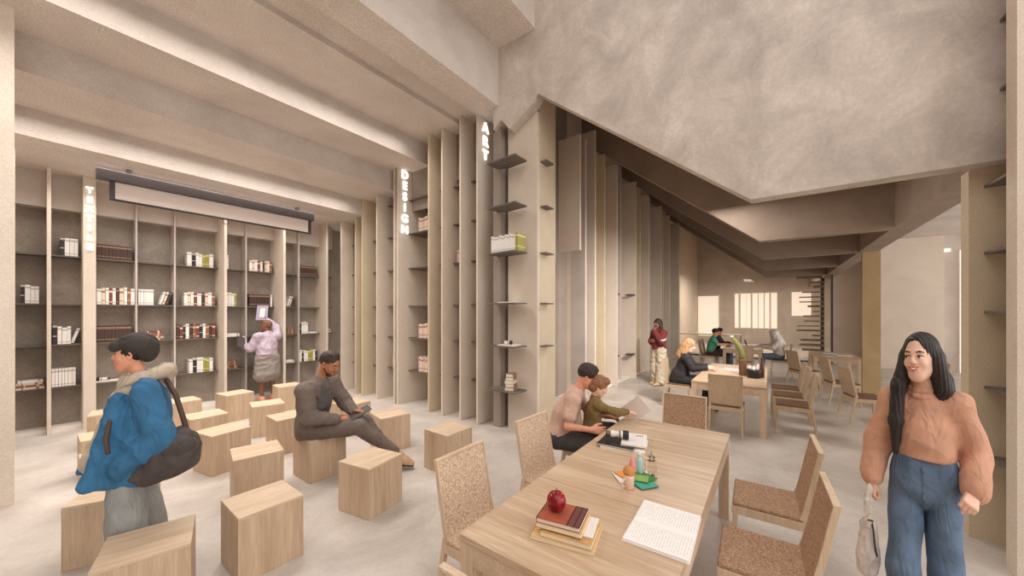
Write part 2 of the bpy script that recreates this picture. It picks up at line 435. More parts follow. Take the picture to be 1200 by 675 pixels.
child(MB().box(19.1, 19.3, -1.7, -1.6, 0, 3.6), 'post', M['dark'], rk)
w5 = empty('window_4'); tag(w5, 'bright opening with white frame beyond the sand coloured pier', kind='structure')
MB().box(17.06, 17.09, -4.50, -4.35, 3.78, 3.88).build('pane', M['sky'], w5)
MB().box(17.06, 17.09, -4.76, -4.69, 0, 3.8).build('pane', M['sky'], w5)
for y in (-5.3, -4.84): MB().box(17.0, 17.08, y, y+.08, 0, 3.4).build('frame', M['white'], w5)
struct('wall_far', MB().box(17.15, 17.3, -9, -4.35, 0, 4.3), M['plaster'])
# ------------------------------------------------------------------ furniture
M['oak_v'] = wood('oak_vertical_grain', rgb(186,157,128), rgb(212,187,160), 'Z')
M['oak_x'] = wood('oak_cross_grain', rgb(196,168,138), rgb(220,197,170), 'X')
M['oak_y'] = wood('oak_table_grain', rgb(180,148,117), rgb(218,193,165), 'Y', scale=.8, rough=.38)
M['oak_leg'] = wood('pale_oak', rgb(204,176,146), rgb(224,200,172), 'Z', scale=1.6)
M['cork'] = speckle('speckled_cork', rgb(128,94,70), rgb(160,124,96), rgb(192,158,128), 120)
M['corklight'] = speckle('speckled_pale_cork', rgb(164,130,104), rgb(200,170,142), rgb(226,204,180), 110)
M['plywood'] = wood('plain_oak_board', rgb(186,160,130), rgb(204,180,150), 'Z', scale=1.2)
M['brownseat'] = plain('brown_felt', rgb(112,84,64), .85, bump=.2, bscale=200)

# cube stools ------------------------------------------------------
def stool_mesh():
    mb = MB()
    x, y, h = .205, .20, .46
    t = .018
    mb.cur = 0; mb.box(-x, x, -y, y, 0, h-t)
    mb.cur = 1; mb.box(-x, x, -y, y, h-t, h)
    return mb
st = empty('cube_stool'); tag(st, 'x', 'stool', 'oak cube stools scattered in front of the bookcases')
stool_mesh_body = MB().box(-.205, .205, -.20, .20, 0, .441)
stool_mesh_body.build('body', M['oak_v'], st, bevel=.002)
MB().box(-.205, .205, -.20, .20, .441, .46).build('top', M['oak_x'], st, bevel=.003)
def ctr(P1, P3): return ((P1[0]+P3[0])/2, (P1[1]+P3[1])/2)
def from4(P4, a):   # near corner and turn
    c, s = math.cos(a), math.sin(a); return (P4[0]+c*.205-s*.2, P4[1]+s*.205+c*.2)
R = math.radians
stools = [
 ((1.04, 3.10), R(-1), 'large oak cube stool in front, alone on open floor below the other stools'),
 ((.43, 3.08), R(-15), 'oak cube stool cut by the bottom edge, in front of the grey trousers'),
 ((.40, 4.18), R(-25), 'oak cube stool directly behind the grey trousers of the man in blue'),
 ((1.43, 7.64), R(4), 'oak cube stool near the end bookcase, right behind the shoulder of the man in blue'),
 ((1.43, 6.30), R(2), 'second oak cube stool from the bookcase, above the dark shoulder bag'),
 ((1.37, 5.32), R(11), 'oak cube stool just right of the dark shoulder bag'),
 ((2.13, 7.60), R(7), 'oak cube stool below the fifth bookcase bay, left of the person in lilac'),
 ((2.18, 6.33), R(-12), 'oak cube stool in the middle of the group, below the person in lilac'),
 (from4((1.88, 5.14), R(-2)), R(-2), 'oak cube stool just behind the back of the seated man'),
 (from4((2.74, 7.42), R(-6)), R(-6), 'oak cube stool beside the legs of the person in lilac'),
 ((1.37, 4.24), R(-12), 'oak cube stool standing behind the large front one'),
 (from4((1.785, 4.03), R(0)), R(0), 'oak cube stool the man in the suit sits on'),
 ((2.97, 4.29), R(-13), 'oak cube stool behind the shins of the seated man'),
 ((2.98, 5.32), R(2), 'oak cube stool half hidden behind the knees and tablet of the seated man'),
 ((3.00, 3.16), R(-1), 'oak cube stool nearest to the ART sign'),
 ((1.95, 3.12), R(10), 'oak cube stool in front of the feet of the seated man'),
 (from4((.45, 7.42), R(-10)), R(-10), 'oak cube stool nearest to the TEXTILE sign, mostly behind the blue jacket'),
 (from4((.32, 6.03), R(0)), R(0), 'oak cube stool left of the blue jacket, second from the TEXTILE sign'),
 (from4((.28, 5.10), R(0)), R(0), 'oak cube stool low behind the hem of the blue jacket'),
 ((3.35, 6.75), R(-5), 'oak cube stool far back by the corner, right of the seated man\'s head'),
]
for i, ((x, y), a, lab) in enumerate(stools):
    o = st if i == 0 else copy_tree(st)
    o.location = (x, y, 0); o.rotation_euler = (0, 0, a); o['label'] = lab

# chairs: front towards +y, origin on floor under seat centre ---------
def make_chair(name, seat_m, back_m, frame_m, cat='chair'):
    r = empty(name); tag(r, 'x', cat)
    w = .225
    MB().box(-w+.004, w-.004, -.20, .225, .435, .462).build('seat', seat_m, r, bevel=.008)
    f = MB()
    f.box(-w, w, .205, .229, .375, .434); f.box(-w, -w+.022, -.20, .205, .375, .434); f.box(w-.022, w, -.20, .205, .375, .434); f.box(-w, w, -.215, -.19, .375, .434)
    f.build('seat_frame', frame_m, r, bevel=.003)
    # backrest: leaning panel with a soft bend near its foot
    prof = [(-.175, .45), (-.195, .52), (-.222, .65), (-.250, .80), (-.272, .915)]
    th = .026
    def bent(x0, x1, t0, t1, zt=1.0):
        mb = MB(); o = 0; pts = []
        for (y, z) in prof: pts.append((y+t1, z))
        for (y, z) in reversed(prof): pts.append((y-t0, z))
        mb.prism(pts, x0, x1, 'yz'); return mb
    bent(-w+.012, w-.012, .010, .008).build('backrest', back_m, r, bevel=.002)
    fr = bent(-w, -w+.012, .016, .014); g = bent(w-.012, w, .016, .014); fr.add(g.v, g.f)
    y, z = prof[-1]; fr.box(-w, w, y-.016, y+.014, z-.002, z+.012)
    fr.build('back_frame', frame_m, r, bevel=.002)
    for sx in (-1, 1):
        for fy in (0, 1):
            xo = sx*(w-.018); a = .018; bt = .011
            if fy: top = (xo, .205, .40); bot = (xo+sx*.006, .232, 0)
            else: top = (xo, -.19, .47); bot = (xo+sx*.01, -.275, 0)
            l = MB().hexa([(bot[0]-bt, bot[1]-bt, 0), (bot[0]+bt, bot[1]-bt, 0), (bot[0]+bt, bot[1]+bt, 0), (bot[0]-bt, bot[1]+bt, 0)],
                          [(top[0]-a, top[1]-a, top[2]), (top[0]+a, top[1]-a, top[2]), (top[0]+a, top[1]+a, top[2]), (top[0]-a, top[1]+a, top[2])])
            l.build('leg', frame_m, r, bevel=.002)
    return r
ch_dark = make_chair('dining_chair', M['cork'], M['cork'], M['oak_leg'])
ch_light = make_chair('dining_chair', M['corklight'], M['corklight'], M['oak_leg'])
ch_ply = make_chair('dining_chair', M['brownseat'], M['plywood'], M['plywood'])
used = set()
def chair(proto, x, y, face, label, group):
    """face: direction the sitter looks, degrees from +x"""
    rz = R(face-90)
    if proto in used: o = copy_tree(proto)
    else: o = proto; used.add(proto)
    o.location = (x, y, 0); o.rotation_euler = (0, 0, rz); o['label'] = label; o['group'] = group
    return o
G1 = 'chairs around the long front table'; G2 = 'chairs around the middle table'; G3 = 'chairs around the far table'; G4 = 'chairs at the side table by the ochre column'
chair(ch_light, 1.73, 1.43, -90, 'speckled cork chair nearest to the camera on the stool side of the front table', G1)
chair(ch_light, 2.65, 1.47, -94, 'speckled cork chair between the nearest one and the father', G1)
chair(ch_light, 3.52, 1.55, -90, 'speckled cork chair the father sits on', G1)
chair(ch_light, 1.17, .76, 0, 'speckled cork chair at the near end of the front table, only its top corner showing', G1)
chair(ch_dark, 4.12, .80, 180, 'speckled cork chair at the far short end of the front table', G1)
chair(ch_dark, 3.30, .02, 92, 'empty speckled cork chair opposite the mug, farther of two by the walking woman', G1)
chair(ch_dark, 2.50, .03, 92, 'empty speckled cork chair nearer of two by the walking woman', G1)
chair(ch_ply, 6.42, .57, 0, 'plain oak chair with its back to the front table', G2)
chair(ch_ply, 7.75, 1.52, -90, 'plain oak chair under the blonde woman in black', G2)
chair(ch_ply, 7.02, -.27, 90, 'plain oak chair on the right side of the middle table, nearest of its three', G2)
chair(ch_ply, 7.75, -.24, 90, 'plain oak chair on the right side of the middle table, middle of its three', G2)
chair(ch_ply, 8.45, -.22, 92, 'plain oak chair on the right side of the middle table, farthest of its three', G2)
chair(ch_ply, 13.5, 1.75, -90, 'plain oak chair under the person in the green top', G3)
chair(ch_ply, 13.4, -.2, 90, 'plain oak chair under the person in the white headscarf', G3)
chair(ch_ply, 12.45, .65, 0, 'plain oak chair with its back to the middle table, at the far table', G3)
chair(ch_ply, 8.35, -1.25, -75, 'plain oak chair beside the ochre column, nearer of two', G4)
chair(ch_ply, 9.75, -1.12, -75, 'plain oak chair beside the ochre column, farther of two', G4)
chair(ch_ply, 11.3, -.62, -60, 'plain oak chair behind the others, left of the ochre column', G4)
chair(ch_ply, 10.0, -2.3, 95, 'plain oak chair behind the ochre column with only its back corner showing', G4)

# tables ---------------------------------------------------------------
def make_table(name, L, Wd, label, grain, group='long oak reading tables', joints=()):
    """length along x, width along y, origin at centre on floor"""
    r = empty(name); tag(r, label, 'table', group)
    a, b, h = L/2, Wd/2, .75
    xs = [-a]+list(joints)+[a]
    tp = MB()
    for x0, x1 in zip(xs, xs[1:]):
        tp.box(x0+(.003 if x0 > -a else 0), x1-(.003 if x1 < a else 0), -b, b, h-.035, h)
    tp.build('tabletop', grain, r, bevel=.003)
    ap = MB(); t = .022; z0, z1 = h-.135, h-.036
    ap.box(-a+.004, a-.004, -b+.004, -b+t, z0, z1); ap.box(-a+.004, a-.004, b-t, b-.004, z0, z1)
    ap.box(-a+.004, -a+t, -b+t, b-t, z0, z1); ap.box(a-t, a-.004, -b+t, b-t, z0, z1)
    ap.build('apron', M['oak_x'], r)
    for sx in (-1, 1):
        for sy in (-1, 1):
            cx, cy = sx*(a-.042), sy*(b-.042)
            MB().box(cx-.04, cx+.04, cy-.04, cy+.04, 0, h-.036).build('leg', M['oak_leg'], r, bevel=.003)
    return r
t1 = make_table('reading_table', 2.50, .95, 'long oak reading table in front holding the apple, books and mug', M['oak_y'], joints=(-.48,))
t1.location = (2.52, .785, 0)
t2 = make_table('reading_table', 2.5, 1.0, 'oak reading table in the middle with a cactus pot on it', M['oak_y']); t2.location = (7.65, .57, 0)
t3 = make_table('reading_table', 2.3, 1.0, 'oak reading table far back where three people sit', M['oak_y']); t3.location = (14.0, .75, 0)
t4 = make_table('reading_table', 1.5, .9, 'oak side table behind the ochre column with white papers', M['oak_y']); t4.location = (12.7, -1.3, 0)

# white frame table behind the glass
wt = empty('console_table', (18.6, 2.6, 0)); tag(wt, 'thin white console table behind the glass partition', 'table')
MB().box(-.25, .25, -1.5, 1.2, .86, .9).build('tabletop', M['white'], wt)
for y in (-1.47, 1.17):
    for x_ in (-.23, .23): MB().box(x_-.02, x_+.02, y-.02, y+.02, 0, .86).build('leg', M['white'], wt)
# ------------------------------------------------------------------ books
def spine_mat(name, col, band, b0=.16, b1=.78, amt=1.0):
    m, nt, b = new_mat(name)
    tc = N(nt, 'ShaderNodeTexCoord'); sep = N(nt, 'ShaderNodeSeparateXYZ')
    nt.links.new(tc.outputs['Generated'], sep.inputs[0])
    r = nt.nodes.new('ShaderNodeValToRGB'); r.color_ramp.interpolation = 'CONSTANT'
    el = r.color_ramp.elements
    st_ = [(0, col), (b0, band), (b0+.05, col), (b1, band), (b1+.11, col)]
    while len(el) < len(st_): el.new(.5)
    for e, (p, c) in zip(el, st_): e.position = p; e.color = (*c, 1)
    nt.links.new(sep.outputs['Z'], r.inputs['Fac']); nt.links.new(r.outputs['Color'], b.inputs['Base Color'])
    b.inputs['Roughness'].default_value = .55
    return m
BC = {
 'white': spine_mat('white_book', rgb(240,236,230), rgb(198,188,180), .1, .8),
 'cream': spine_mat('cream_book', rgb(226,208,190), rgb(150,110,90), .2, .7),
 'dark brown': spine_mat('dark_brown_book', rgb(70,48,40), rgb(150,118,92), .14, .80),
 'black': spine_mat('black_book', rgb(48,42,42), rgb(190,184,176), .4, .88),
 'olive green': spine_mat('olive_book', rgb(158,152,70), rgb(214,208,150), .2, .8),
 'brown': spine_mat('brown_book', rgb(140,98,74), rgb(214,180,150), .25, .7),
 'reddish': spine_mat('red_book', rgb(128,66,54), rgb(228,214,200), .12, .72),
 'grey': spine_mat('grey_book', rgb(150,144,140), rgb(226,222,216), .3, .75),
 'pale pink': spine_mat('pink_book', rgb(214,184,170), rgb(160,124,108), .2, .75),
}
M['page'] = plain('page_paper', rgb(236,226,208), .8)
BOOKP = {}
def book_mesh(col, t, h, d):
    """upright book, spine towards -y, thickness along x, origin bottom centre of the spine"""
    key = (col, round(t, 3), round(h, 2), round(d, 2))
    if key not in BOOKP:
        mb = MB(); c = .003
        mb.box(-t/2, -t/2+c, 0, d, 0, h); mb.box(t/2-c, t/2, 0, d, 0, h); mb.box(-t/2+c, t/2-c, 0, c, 0, h)
        mb.cur = 1; mb.box(-t/2+c, t/2-c, c, d-.006, .004, h-.004)
        me = bpy.data.meshes.new('book'); me.from_pydata(mb.v, [], mb.f); me.materials.append(BC[col]); me.materials.append(M['page'])
        me.polygons.foreach_set('material_index', mb.mi); me.update(); BOOKP[key] = me
    return BOOKP[key]
def put_book(col, t, h, d, loc, rot, label, group):
    o = bpy.data.objects.new('book', book_mesh(col, t, h, d)); COL.objects.link(o)
    o.location = loc; o.rotation_euler = rot
    tag(o, label, 'book', group); return o
br = random.Random(11)
SEQ = {
 'mix': ['white','cream','white','reddish','white','dark brown','cream','white','brown','white','cream','dark brown','white'],
 'brown': ['dark brown']*9+['white','cream','brown','white'],
 'green': ['black','white','white','white','olive green','white','olive green'],
 'white': ['white']*20,
 'whitegreen': ['white','black','white','white','olive green','olive green'],
 'colour': ['dark brown','reddish','black','white','dark brown','brown','reddish','black','white','brown','dark brown','reddish'],
 'pink': ['pale pink','cream','pale pink','pale pink','cream'],
 'pinkdark': ['pale pink','dark brown','pale pink','cream'],
}
def xU(px, y=8.98):
    t = (px-600)/415; ca_, sa_ = math.cos(AL0), math.sin(AL0)
    return y*(ca_+sa_*t)/(sa_-ca_*t)
AL0 = math.atan2(305, 415)
def row_end(x0, x1, z, seq, where, h=.29, t=.042):
    """standing row on the end-wall bookcase from x0 to x1 (metres)"""
    x = x0; i = 0; s = SEQ[seq]
    g = 'row of books '+where
    while x+t*.6 < x1:
        col = s[i % len(s)]; tt = t*(.8+.4*br.random()); hh = h*(.9+.12*br.random()) if seq not in ('brown', 'white') else h
        col_ = col
        put_book(col_, round(tt/.006)*.006, round(hh/.02)*.02, .2, (x+tt/2, 9.085, z+.009), (0, 0, 0), f'{col_} book standing {where}', g)
        x += tt+.003; i += 1
def lean_end(x0, n, z, where, cols=('white', 'cream', 'dark brown')):
    g = 'leaning books '+where
    for i in range(n):
        put_book(cols[i % len(cols)], .03, .24, .18, (x0+i*.042, 9.1, z+.022), (0, .28, 0), f'{cols[i % len(cols)]} book leaning over {where}', g)
def flat(cols, x, y, z, dims, where, rz=0, t=.032, grp='stack', jit=1):
    """lying books: dims (length, width)"""
    g = f'{grp} of books lying {where}'
    zz = z+.009
    for i, c in enumerate(cols):
        h, d = dims[0]*(1-.04*i), dims[1]*(1-.05*i)
        o = put_book(c, t, round(h, 2), round(d, 2), (0, 0, 0), (0, 0, 0), f'{c} book lying {where}'+('' if len(set(cols)) == 1 or cols.count(c) > 1 else ''), g)
        a = rz+jit*.08*math.sin(i*2.3)
        mt = Matrix.Translation((x, y, zz+t/2)) @ Matrix.Rotation(a, 4, 'Z') @ Matrix.Rotation(PI/2, 4, 'Y') @ Matrix.Translation((0, -d/2, -h/2))
        o.matrix_world = mt
        o.location, o.rotation_euler = mt.translation, mt.to_euler()
        zz += t+.001
RZ = {4: 2.76, 3: 1.99, 2: 1.35, 1: .68}
RN = {4: 'top', 3: 'second', 2: 'third', 1: 'lowest'}
def rw(px0, px1, r, seq, bay, **k): row_end(xU(px0), xU(px1), RZ[r], seq, f'on the {RN[r]} book row, {bay}', **k)
B = ['in the leftmost bay', 'left of the TEXTILE board', 'right of the TEXTILE board', 'third bay past the TEXTILE board', 'between thin and wide upright', 'right of the first wide upright',
     'above the lilac person', 'right of the lilac person', 'in the last bay before the corner']
rw(71, 94, 4, 'green', B[1]); row_end(.66, 1.08, RZ[4], 'brown', f'on the top book row, {B[2]}', h=.25)
rw(221, 252, 4, 'whitegreen', 'left of the first wide upright', h=.27, t=.055); row_end(2.33, 2.44, RZ[4], 'white', 'on the top row just past the first wide upright', h=.27, t=.05)
row_end(2.80, 3.24, RZ[4], 'mix', 'on the top row under the end of the screen', h=.24, t=.045); row_end(3.80, 4.20, RZ[4], 'brown', 'on the top row nearest the corner', h=.22)
rw(24, 48, 3, 'green', B[0]); row_end(.66, 1.08, RZ[3], 'mix', f'on the second book row, {B[2]}')
row_end(1.14, 1.34, RZ[3], 'white', 'on the second row, set right of the thin upright', t=.03); lean_end(1.42, 3, RZ[3], 'on the second row beside the white set')
row_end(1.75, 2.22, RZ[3], 'mix', 'on the second row below the white boxed books', h=.26, t=.05)
row_end(2.35, 2.58, RZ[3], 'green', 'on the second row between wide and thin upright', h=.28); row_end(2.80, 3.22, RZ[3], 'brown', 'on the second row above the head of the lilac person', h=.26)
lean_end(3.55, 3, RZ[3], 'on the second row right of the lilac person')
rw(62, 84, 2, 'green', B[1]); lean_end(.402, 1, RZ[2], 'on the third row beside the TEXTILE board')
row_end(.66, 1.08, RZ[2], 'brown', 'on the third row behind the cap of the man in blue')
flat(['brown', 'cream', 'brown', 'brown', 'reddish'], 1.34, 9.2, RZ[2], (.26, .19), 'in the pile above the cap')
row_end(1.64, 2.24, RZ[2], 'colour', 'in the long colourful run on the third row')
flat(['white', 'white'], 2.50, 9.2, RZ[2], (.26, .2), 'on the third row right of the wide upright')
flat(['brown', 'brown', 'brown', 'brown'], 3.62, 9.2, RZ[2], (.16, .18), 'in a pile beside the head of the lilac person')
row_end(3.80, 4.0, RZ[2], 'green', 'on the third row near the corner', h=.27); flat(['white'], 4.12, 9.2, RZ[2], (.2, .16), 'on the third row near the corner')
flat(['white', 'pale pink', 'white'], 4.45, 9.18, RZ[2], (.2, .2), 'in the last bay by the corner')
flat(['cream', 'brown', 'cream', 'white'], .0, 9.2, RZ[1], (.26, .2), 'on the lowest row of the leftmost bay')
row_end(.20, .42, RZ[1], 'white', 'on the lowest row left of the TEXTILE board', h=.28, t=.03)
row_end(1.82, 2.2, RZ[1], 'whitegreen', 'on the lowest row above the stools', h=.28, t=.05)
flat(['brown', 'reddish', 'brown', 'brown', 'brown'], 2.50, 9.2, RZ[1], (.22, .19), 'on the lowest row right of the wide upright')
flat(['white', 'white'], 3.60, 9.2, RZ[1], (.2, .18), 'on the lowest row right of the lilac person')
row_end(3.80, 4.2, RZ[1], 'whitegreen', 'on the lowest row behind the seated man', h=.27, t=.05)

# shelf wall: spines towards -x, stacked along y
def row_side(y0, y1, z, seq, where, h=.28, t=.045, x=4.68):
    y = y1; i = 0; s = SEQ[seq]; g = 'row of books '+where
    while y-t*.6 > y0:
        col = s[i % len(s)]; tt = round(t*(.8+.4*br.random())/.006)*.006; hh = round(h*(.9+.12*br.random())/.02)*.02
        put_book(col, tt, hh, .2, (x, y-tt/2, z+.009), (0, 0, -PI/2), f'{col} book standing {where}', g)
        y -= tt+.003; i += 1
DB = 'right of the DESIGN board'
row_side(5.26, 5.80, 3.5, 'pink', 'on the highest shelf '+DB); row_side(5.22, 5.50, 2.0, 'pink', 'on the middle shelf '+DB)
row_side(5.22, 5.80, 1.34, 'pink', 'on the second lowest shelf '+DB, h=.3); row_side(5.22, 5.80, .66, 'pink', 'on the lowest shelf '+DB, h=.3)
row_side(4.90, 5.1, 2.78, 'pinkdark', 'on a high shelf two bays right of the DESIGN board'); row_side(4.85, 4.92, 1.34, 'pinkdark', 'low, two bays right of the DESIGN board')
row_side(4.40, 4.70, 2.78, 'pinkdark', 'on a high shelf three bays right of the DESIGN board', h=.24); row_side(4.40, 4.52, .66, 'pink', 'low, three bays right of the DESIGN board')
row_side(4.0, 4.12, .66, 'pinkdark', 'on the lowest shelf just left of the ART board')
row_side(6.28, 6.42, 2.0, 'pinkdark', 'on the middle shelf left of the DESIGN board'); row_side(6.28, 6.66, .66, 'pink', 'on the lowest shelf left of the DESIGN board')
row_side(7.75, 7.92, 1.34, 'reddish' if 0 else 'pinkdark', 'low, in the first bay from the corner')
# the open pier shelves
row_side(3.10, 3.56, 2.78, 'white', 'on the open pier shelf beside the green one', t=.036, x=4.29, h=.26)
put_book('olive green', .05, .26, .2, (4.285, 3.065, 2.789), (0, 0, -PI/2), 'olive green book closing the white row on the open pier shelf', None)
flat(['brown', 'brown', 'cream', 'brown', 'brown'], 4.40, 3.25, .66, (.2, .15), 'in a pile on the lowest open pier shelf', rz=.3, t=.05)

# open books and papers --------------------------------------------------------
def open_book(name, loc, rz, L, Wd, label, page_m, cat='book', thick=.014, lines=True):
    """spine along x (length L), pages to +y and -y"""
    r = empty(name, loc, rz); tag(r, label, cat)
    n = 10
    for s in (-1, 1):
        prof = [(0, .004)]
        for i in range(n+1):
            u = i/n; prof.append((s*u*Wd, .004+thick*(math.sin(min(1, u*2.2)*PI/2)*(1-.35*u))))
        prof.append((s*Wd, .002)); prof.append((0, .002))
        MB().prism(prof if s > 0 else prof[::-1], -L/2, L/2, 'yz').build('pages', page_m, r)
    MB().box(-L/2-.004, L/2+.004, -Wd-.004, Wd+.004, 0, .0025).build('cover', M['white'] if cat != 'x' else page_m, r)
    return r
def text_mat():
    m, nt, b = new_mat('printed_page')
    tc = N(nt, 'ShaderNodeTexCoord'); sep = N(nt, 'ShaderNodeSeparateXYZ'); nt.links.new(tc.outputs['Object'], sep.inputs[0])
    # printed lines: stripes across y, broken into words along x by noise
    w_ = N(nt, 'ShaderNodeMath', operation='SINE'); mu = N(nt, 'ShaderNodeMath', operation='MULTIPLY'); mu.inputs[1].default_value = 480
    nt.links.new(sep.outputs['X'], mu.inputs[0]); nt.links.new(mu.outputs[0], w_.inputs[0])
    gt = N(nt, 'ShaderNodeMath', operation='GREATER_THAN'); gt.inputs[1].default_value = .45; nt.links.new(w_.outputs[0], gt.inputs[0])
    no = N(nt, 'ShaderNodeTexNoise', Scale=60.0, Detail=2.0); nt.links.new(tc.outputs['Object'], no.inputs['Vector'])
    g2 = N(nt, 'ShaderNodeMath', operation='GREATER_THAN'); g2.inputs[1].default_value = .44; nt.links.new(no.outputs['Fac'], g2.inputs[0])
    pr = N(nt, 'ShaderNodeMath', operation='MULTIPLY'); nt.links.new(gt.outputs[0], pr.inputs[0]); nt.links.new(g2.outputs[0], pr.inputs[1])
    ay = N(nt, 'ShaderNodeMath', operation='ABSOLUTE'); nt.links.new(sep.outputs['Y'], ay.inputs[0])
    a1 = N(nt, 'ShaderNodeMath', operation='GREATER_THAN'); a1.inputs[1].default_value = .025; nt.links.new(ay.outputs[0], a1.inputs[0])
    a2 = N(nt, 'ShaderNodeMath', operation='LESS_THAN'); a2.inputs[1].default_value = .19; nt.links.new(ay.outputs[0], a2.inputs[0])
    p2 = N(nt, 'ShaderNodeMath', operation='MULTIPLY'); nt.links.new(a1.outputs[0], p2.inputs[0]); nt.links.new(a2.outputs[0], p2.inputs[1])
    p3 = N(nt, 'ShaderNodeMath', operation='MULTIPLY'); nt.links.new(pr.outputs[0], p3.inputs[0]); nt.links.new(p2.outputs[0], p3.inputs[1])
    r = ramp(nt, [(0, rgb(244,239,236)), (1, rgb(220,214,211))]); nt.links.new(p3.outputs[0], r.inputs['Fac'])
    nt.links.new(r.outputs['Color'], b.inputs['Base Color']); b.inputs['Roughness'].default_value = .7
    return m
M['print'] = text_mat()
open_book('open_book', (1.912, .447, .751), R(-88), .29, .21, 'large open white book lying on the front table', M['print'])
open_book('open_book', (4.42, 3.30, 2.009), R(80), .2, .15, 'open white book on the open pier shelf below the row of white books', M['page'])

# black optical gadget with ring barrels (lies on magazines)
M['black'] = plain('black_rubber', rgb(34,30,30), .4)
M['bronze'] = plain('bronze_ring', rgb(132,98,74), .4, .4)
def camera_thing(loc, rz, s, label):
    r = empty('film_camera', loc, rz); tag(r, label, 'camera')
    pr_ = [(.020, 0), (.026, .004), (.026, .03), (.021, .034), (.021, .055), (.028, .06), (.028, .095), (.034, .10), (.034, .135), (.028, .14)]
    def horiz(mb): mb.v = [(x*s, (z)*s, (y+.034)*s) for x, y, z in mb.v]; return mb
    horiz(MB().lathe(pr_[:7], 20)).build('body', M['white'], r, smooth=False)
    horiz(MB().lathe(pr_[6:], 20)).build('lens_barrel', M['black'], r)
    horiz(MB().lathe([(.0285, .066), (.0295, .068), (.0295, .076), (.0285, .078)], 20)).build('ring', M['bronze'], r)
    horiz(MB().lathe([(.022, -.03), (.022, .0)], 18)).build('eyepiece', M['bronze'], r)
    horiz(MB().lathe([(.024, -.036), (.024, -.03)], 18)).build('eyecup', M['black'], r)
    return r
# magazines with camera on the front table
def slab(name, loc, rz, lx, ly, t, mat, label, cat, group=None, cover=None):
    r = empty(name, loc, rz); tag(r, label, cat, group)
    MB().box(-lx/2+.003, lx/2-.003, -ly/2+.003, ly/2-.001, .002, t-.002).build('pages', M['page'] if cover else mat, r)
    cv = MB().box(-lx/2, lx/2, -ly/2, ly/2, t-.002, t); cv.box(-lx/2, lx/2, -ly/2, ly/2, 0, .002); cv.box(-lx/2, lx/2, ly/2-.002, ly/2, 0, t)
    cv.build('cover', mat, r); return r
slab('magazine', (2.93, .99, .751), R(10), .32, .34, .018, M['white'], 'white magazine at the bottom under the black magazine and camera', 'magazine', cover=1)
slab('magazine', (2.92, 1.03, .770), R(4), .30, .29, .014, M['black'], 'black magazine lying between two white ones under the camera', 'magazine', cover=1)
o = slab('magazine', (2.99, .93, .785), R(16), .30, .20, .012, M['white'], 'white magazine with a black title on top beside the camera', 'magazine', cover=1)
tm = MB()
for i, (dx, wd) in enumerate(((0, .012), (.018, .009), (.032, .012), (.050, .007))): tm.box(.08, .105, -.07+dx, -.07+dx+wd, .0121, .0126)
tm.build('title_print', M['black'], o)
camera_thing((2.90, 1.10, .7985), R(-160), 1.05, 'black camera lens with bronze rings lying on the magazines')
# shelf gadgets
slab('magazine', (4.40, 3.28, 1.349), R(0), .24, .30, .016, M['white'], 'white magazine under the black camera on the open pier shelf', 'magazine', cover=1)
camera_thing((4.38, 3.36, 1.366), R(-170), .9, 'small black camera on the open pier shelf')
slab('magazine', (.82, 9.18, .689), R(0), .36, .2, .016, M['white'], 'white magazine on the lowest row right of the TEXTILE board', 'magazine', cover=1)
camera_thing((.78, 9.14, .706), R(70), .9, 'small black camera on the lowest row near the face of the man in blue')

# book stack with apple
M['tan'] = plain('tan_cover', rgb(206,160,104), .5, var=.12, vscale=30); M['rust'] = plain('rust_cover', rgb(168,84,60), .5, var=.15, vscale=25)
M['plumc'] = plain('plum_leather', rgb(112,62,58), .5); M['ochre'] = plain('ochre_cover', rgb(222,184,124), .6, var=.1, vscale=30)
cx, cy = 1.585, .83
slab('book', (cx+.005, cy-.005, .751), R(12), .24, .31, .020, M['ochre'], 'pale ochre book at the bottom of the apple stack', 'book', 'books stacked under the apple', cover=1)
slab('book', (cx-.01, cy-.03, .772), R(10), .19, .25, .024, M['tan'], 'tan book second from the bottom of the apple stack', 'book', 'books stacked under the apple', cover=1)
slab('paper_sheet', (cx+.03, cy-.055, .797), R(13), .17, .17, .006, M['white'], 'white papers sticking out of the apple stack', 'paper')
slab('book', (cx-.005, cy+.01, .804), R(11), .185, .225, .022, M['ochre'], 'pale ochre book under the rust coloured one', 'book', 'books stacked under the apple', cover=1)
tb = slab('book', (cx-.005, cy+.015, .827), R(11), .185, .215, .022, M['rust'], 'rust book with dark plum bands carrying the red apple', 'book', 'books stacked under the apple', cover=1)
for a_, b_ in ((-.1045, -.0822), (-.0778, -.0482)): MB().box(-.0925, .0925, a_, b_, .0221, .0228).build('plum_band', M['plumc'], tb)
for y0 in (-.1085, -.082, -.048, .1045): MB().box(-.0925, .0925, y0, y0+.004, .0221, .0232).build('black_trim', M['black'], tb)
m, nt, b = new_mat('apple_skin')
tc = N(nt, 'ShaderNodeTexCoord'); n1 = N(nt, 'ShaderNodeTexNoise', Scale=14.0, Detail=4.0); mp = N(nt, 'ShaderNodeMapping'); mp.inputs['Scale'].default_value = (1.6, 1.6, .35)
nt.links.new(tc.outputs['Object'], mp.inputs[0]); nt.links.new(mp.outputs[0], n1.inputs['Vector'])
r_ = ramp(nt, [(.35, rgb(112,14,24)), (.62, rgb(168,34,40)), (.8, rgb(196,92,70))]); nt.links.new(n1.outputs['Fac'], r_.inputs['Fac'])
nt.links.new(r_.outputs['Color'], b.inputs['Base Color']); b.inputs['Roughness'].default_value = .18; M['apple'] = m
ap = empty('apple', (1.585, .885, .849)); ap.scale = (1.2, 1.2, 1.2); tag(ap, 'shiny red apple on top of the stack of old books', 'fruit')
pr_ = [(.004, .006), (.014, .001), (.026, .004), (.037, .018), (.0415, .038), (.040, .055), (.032, .070), (.019, .0765), (.009, .073), (.003, .066)]
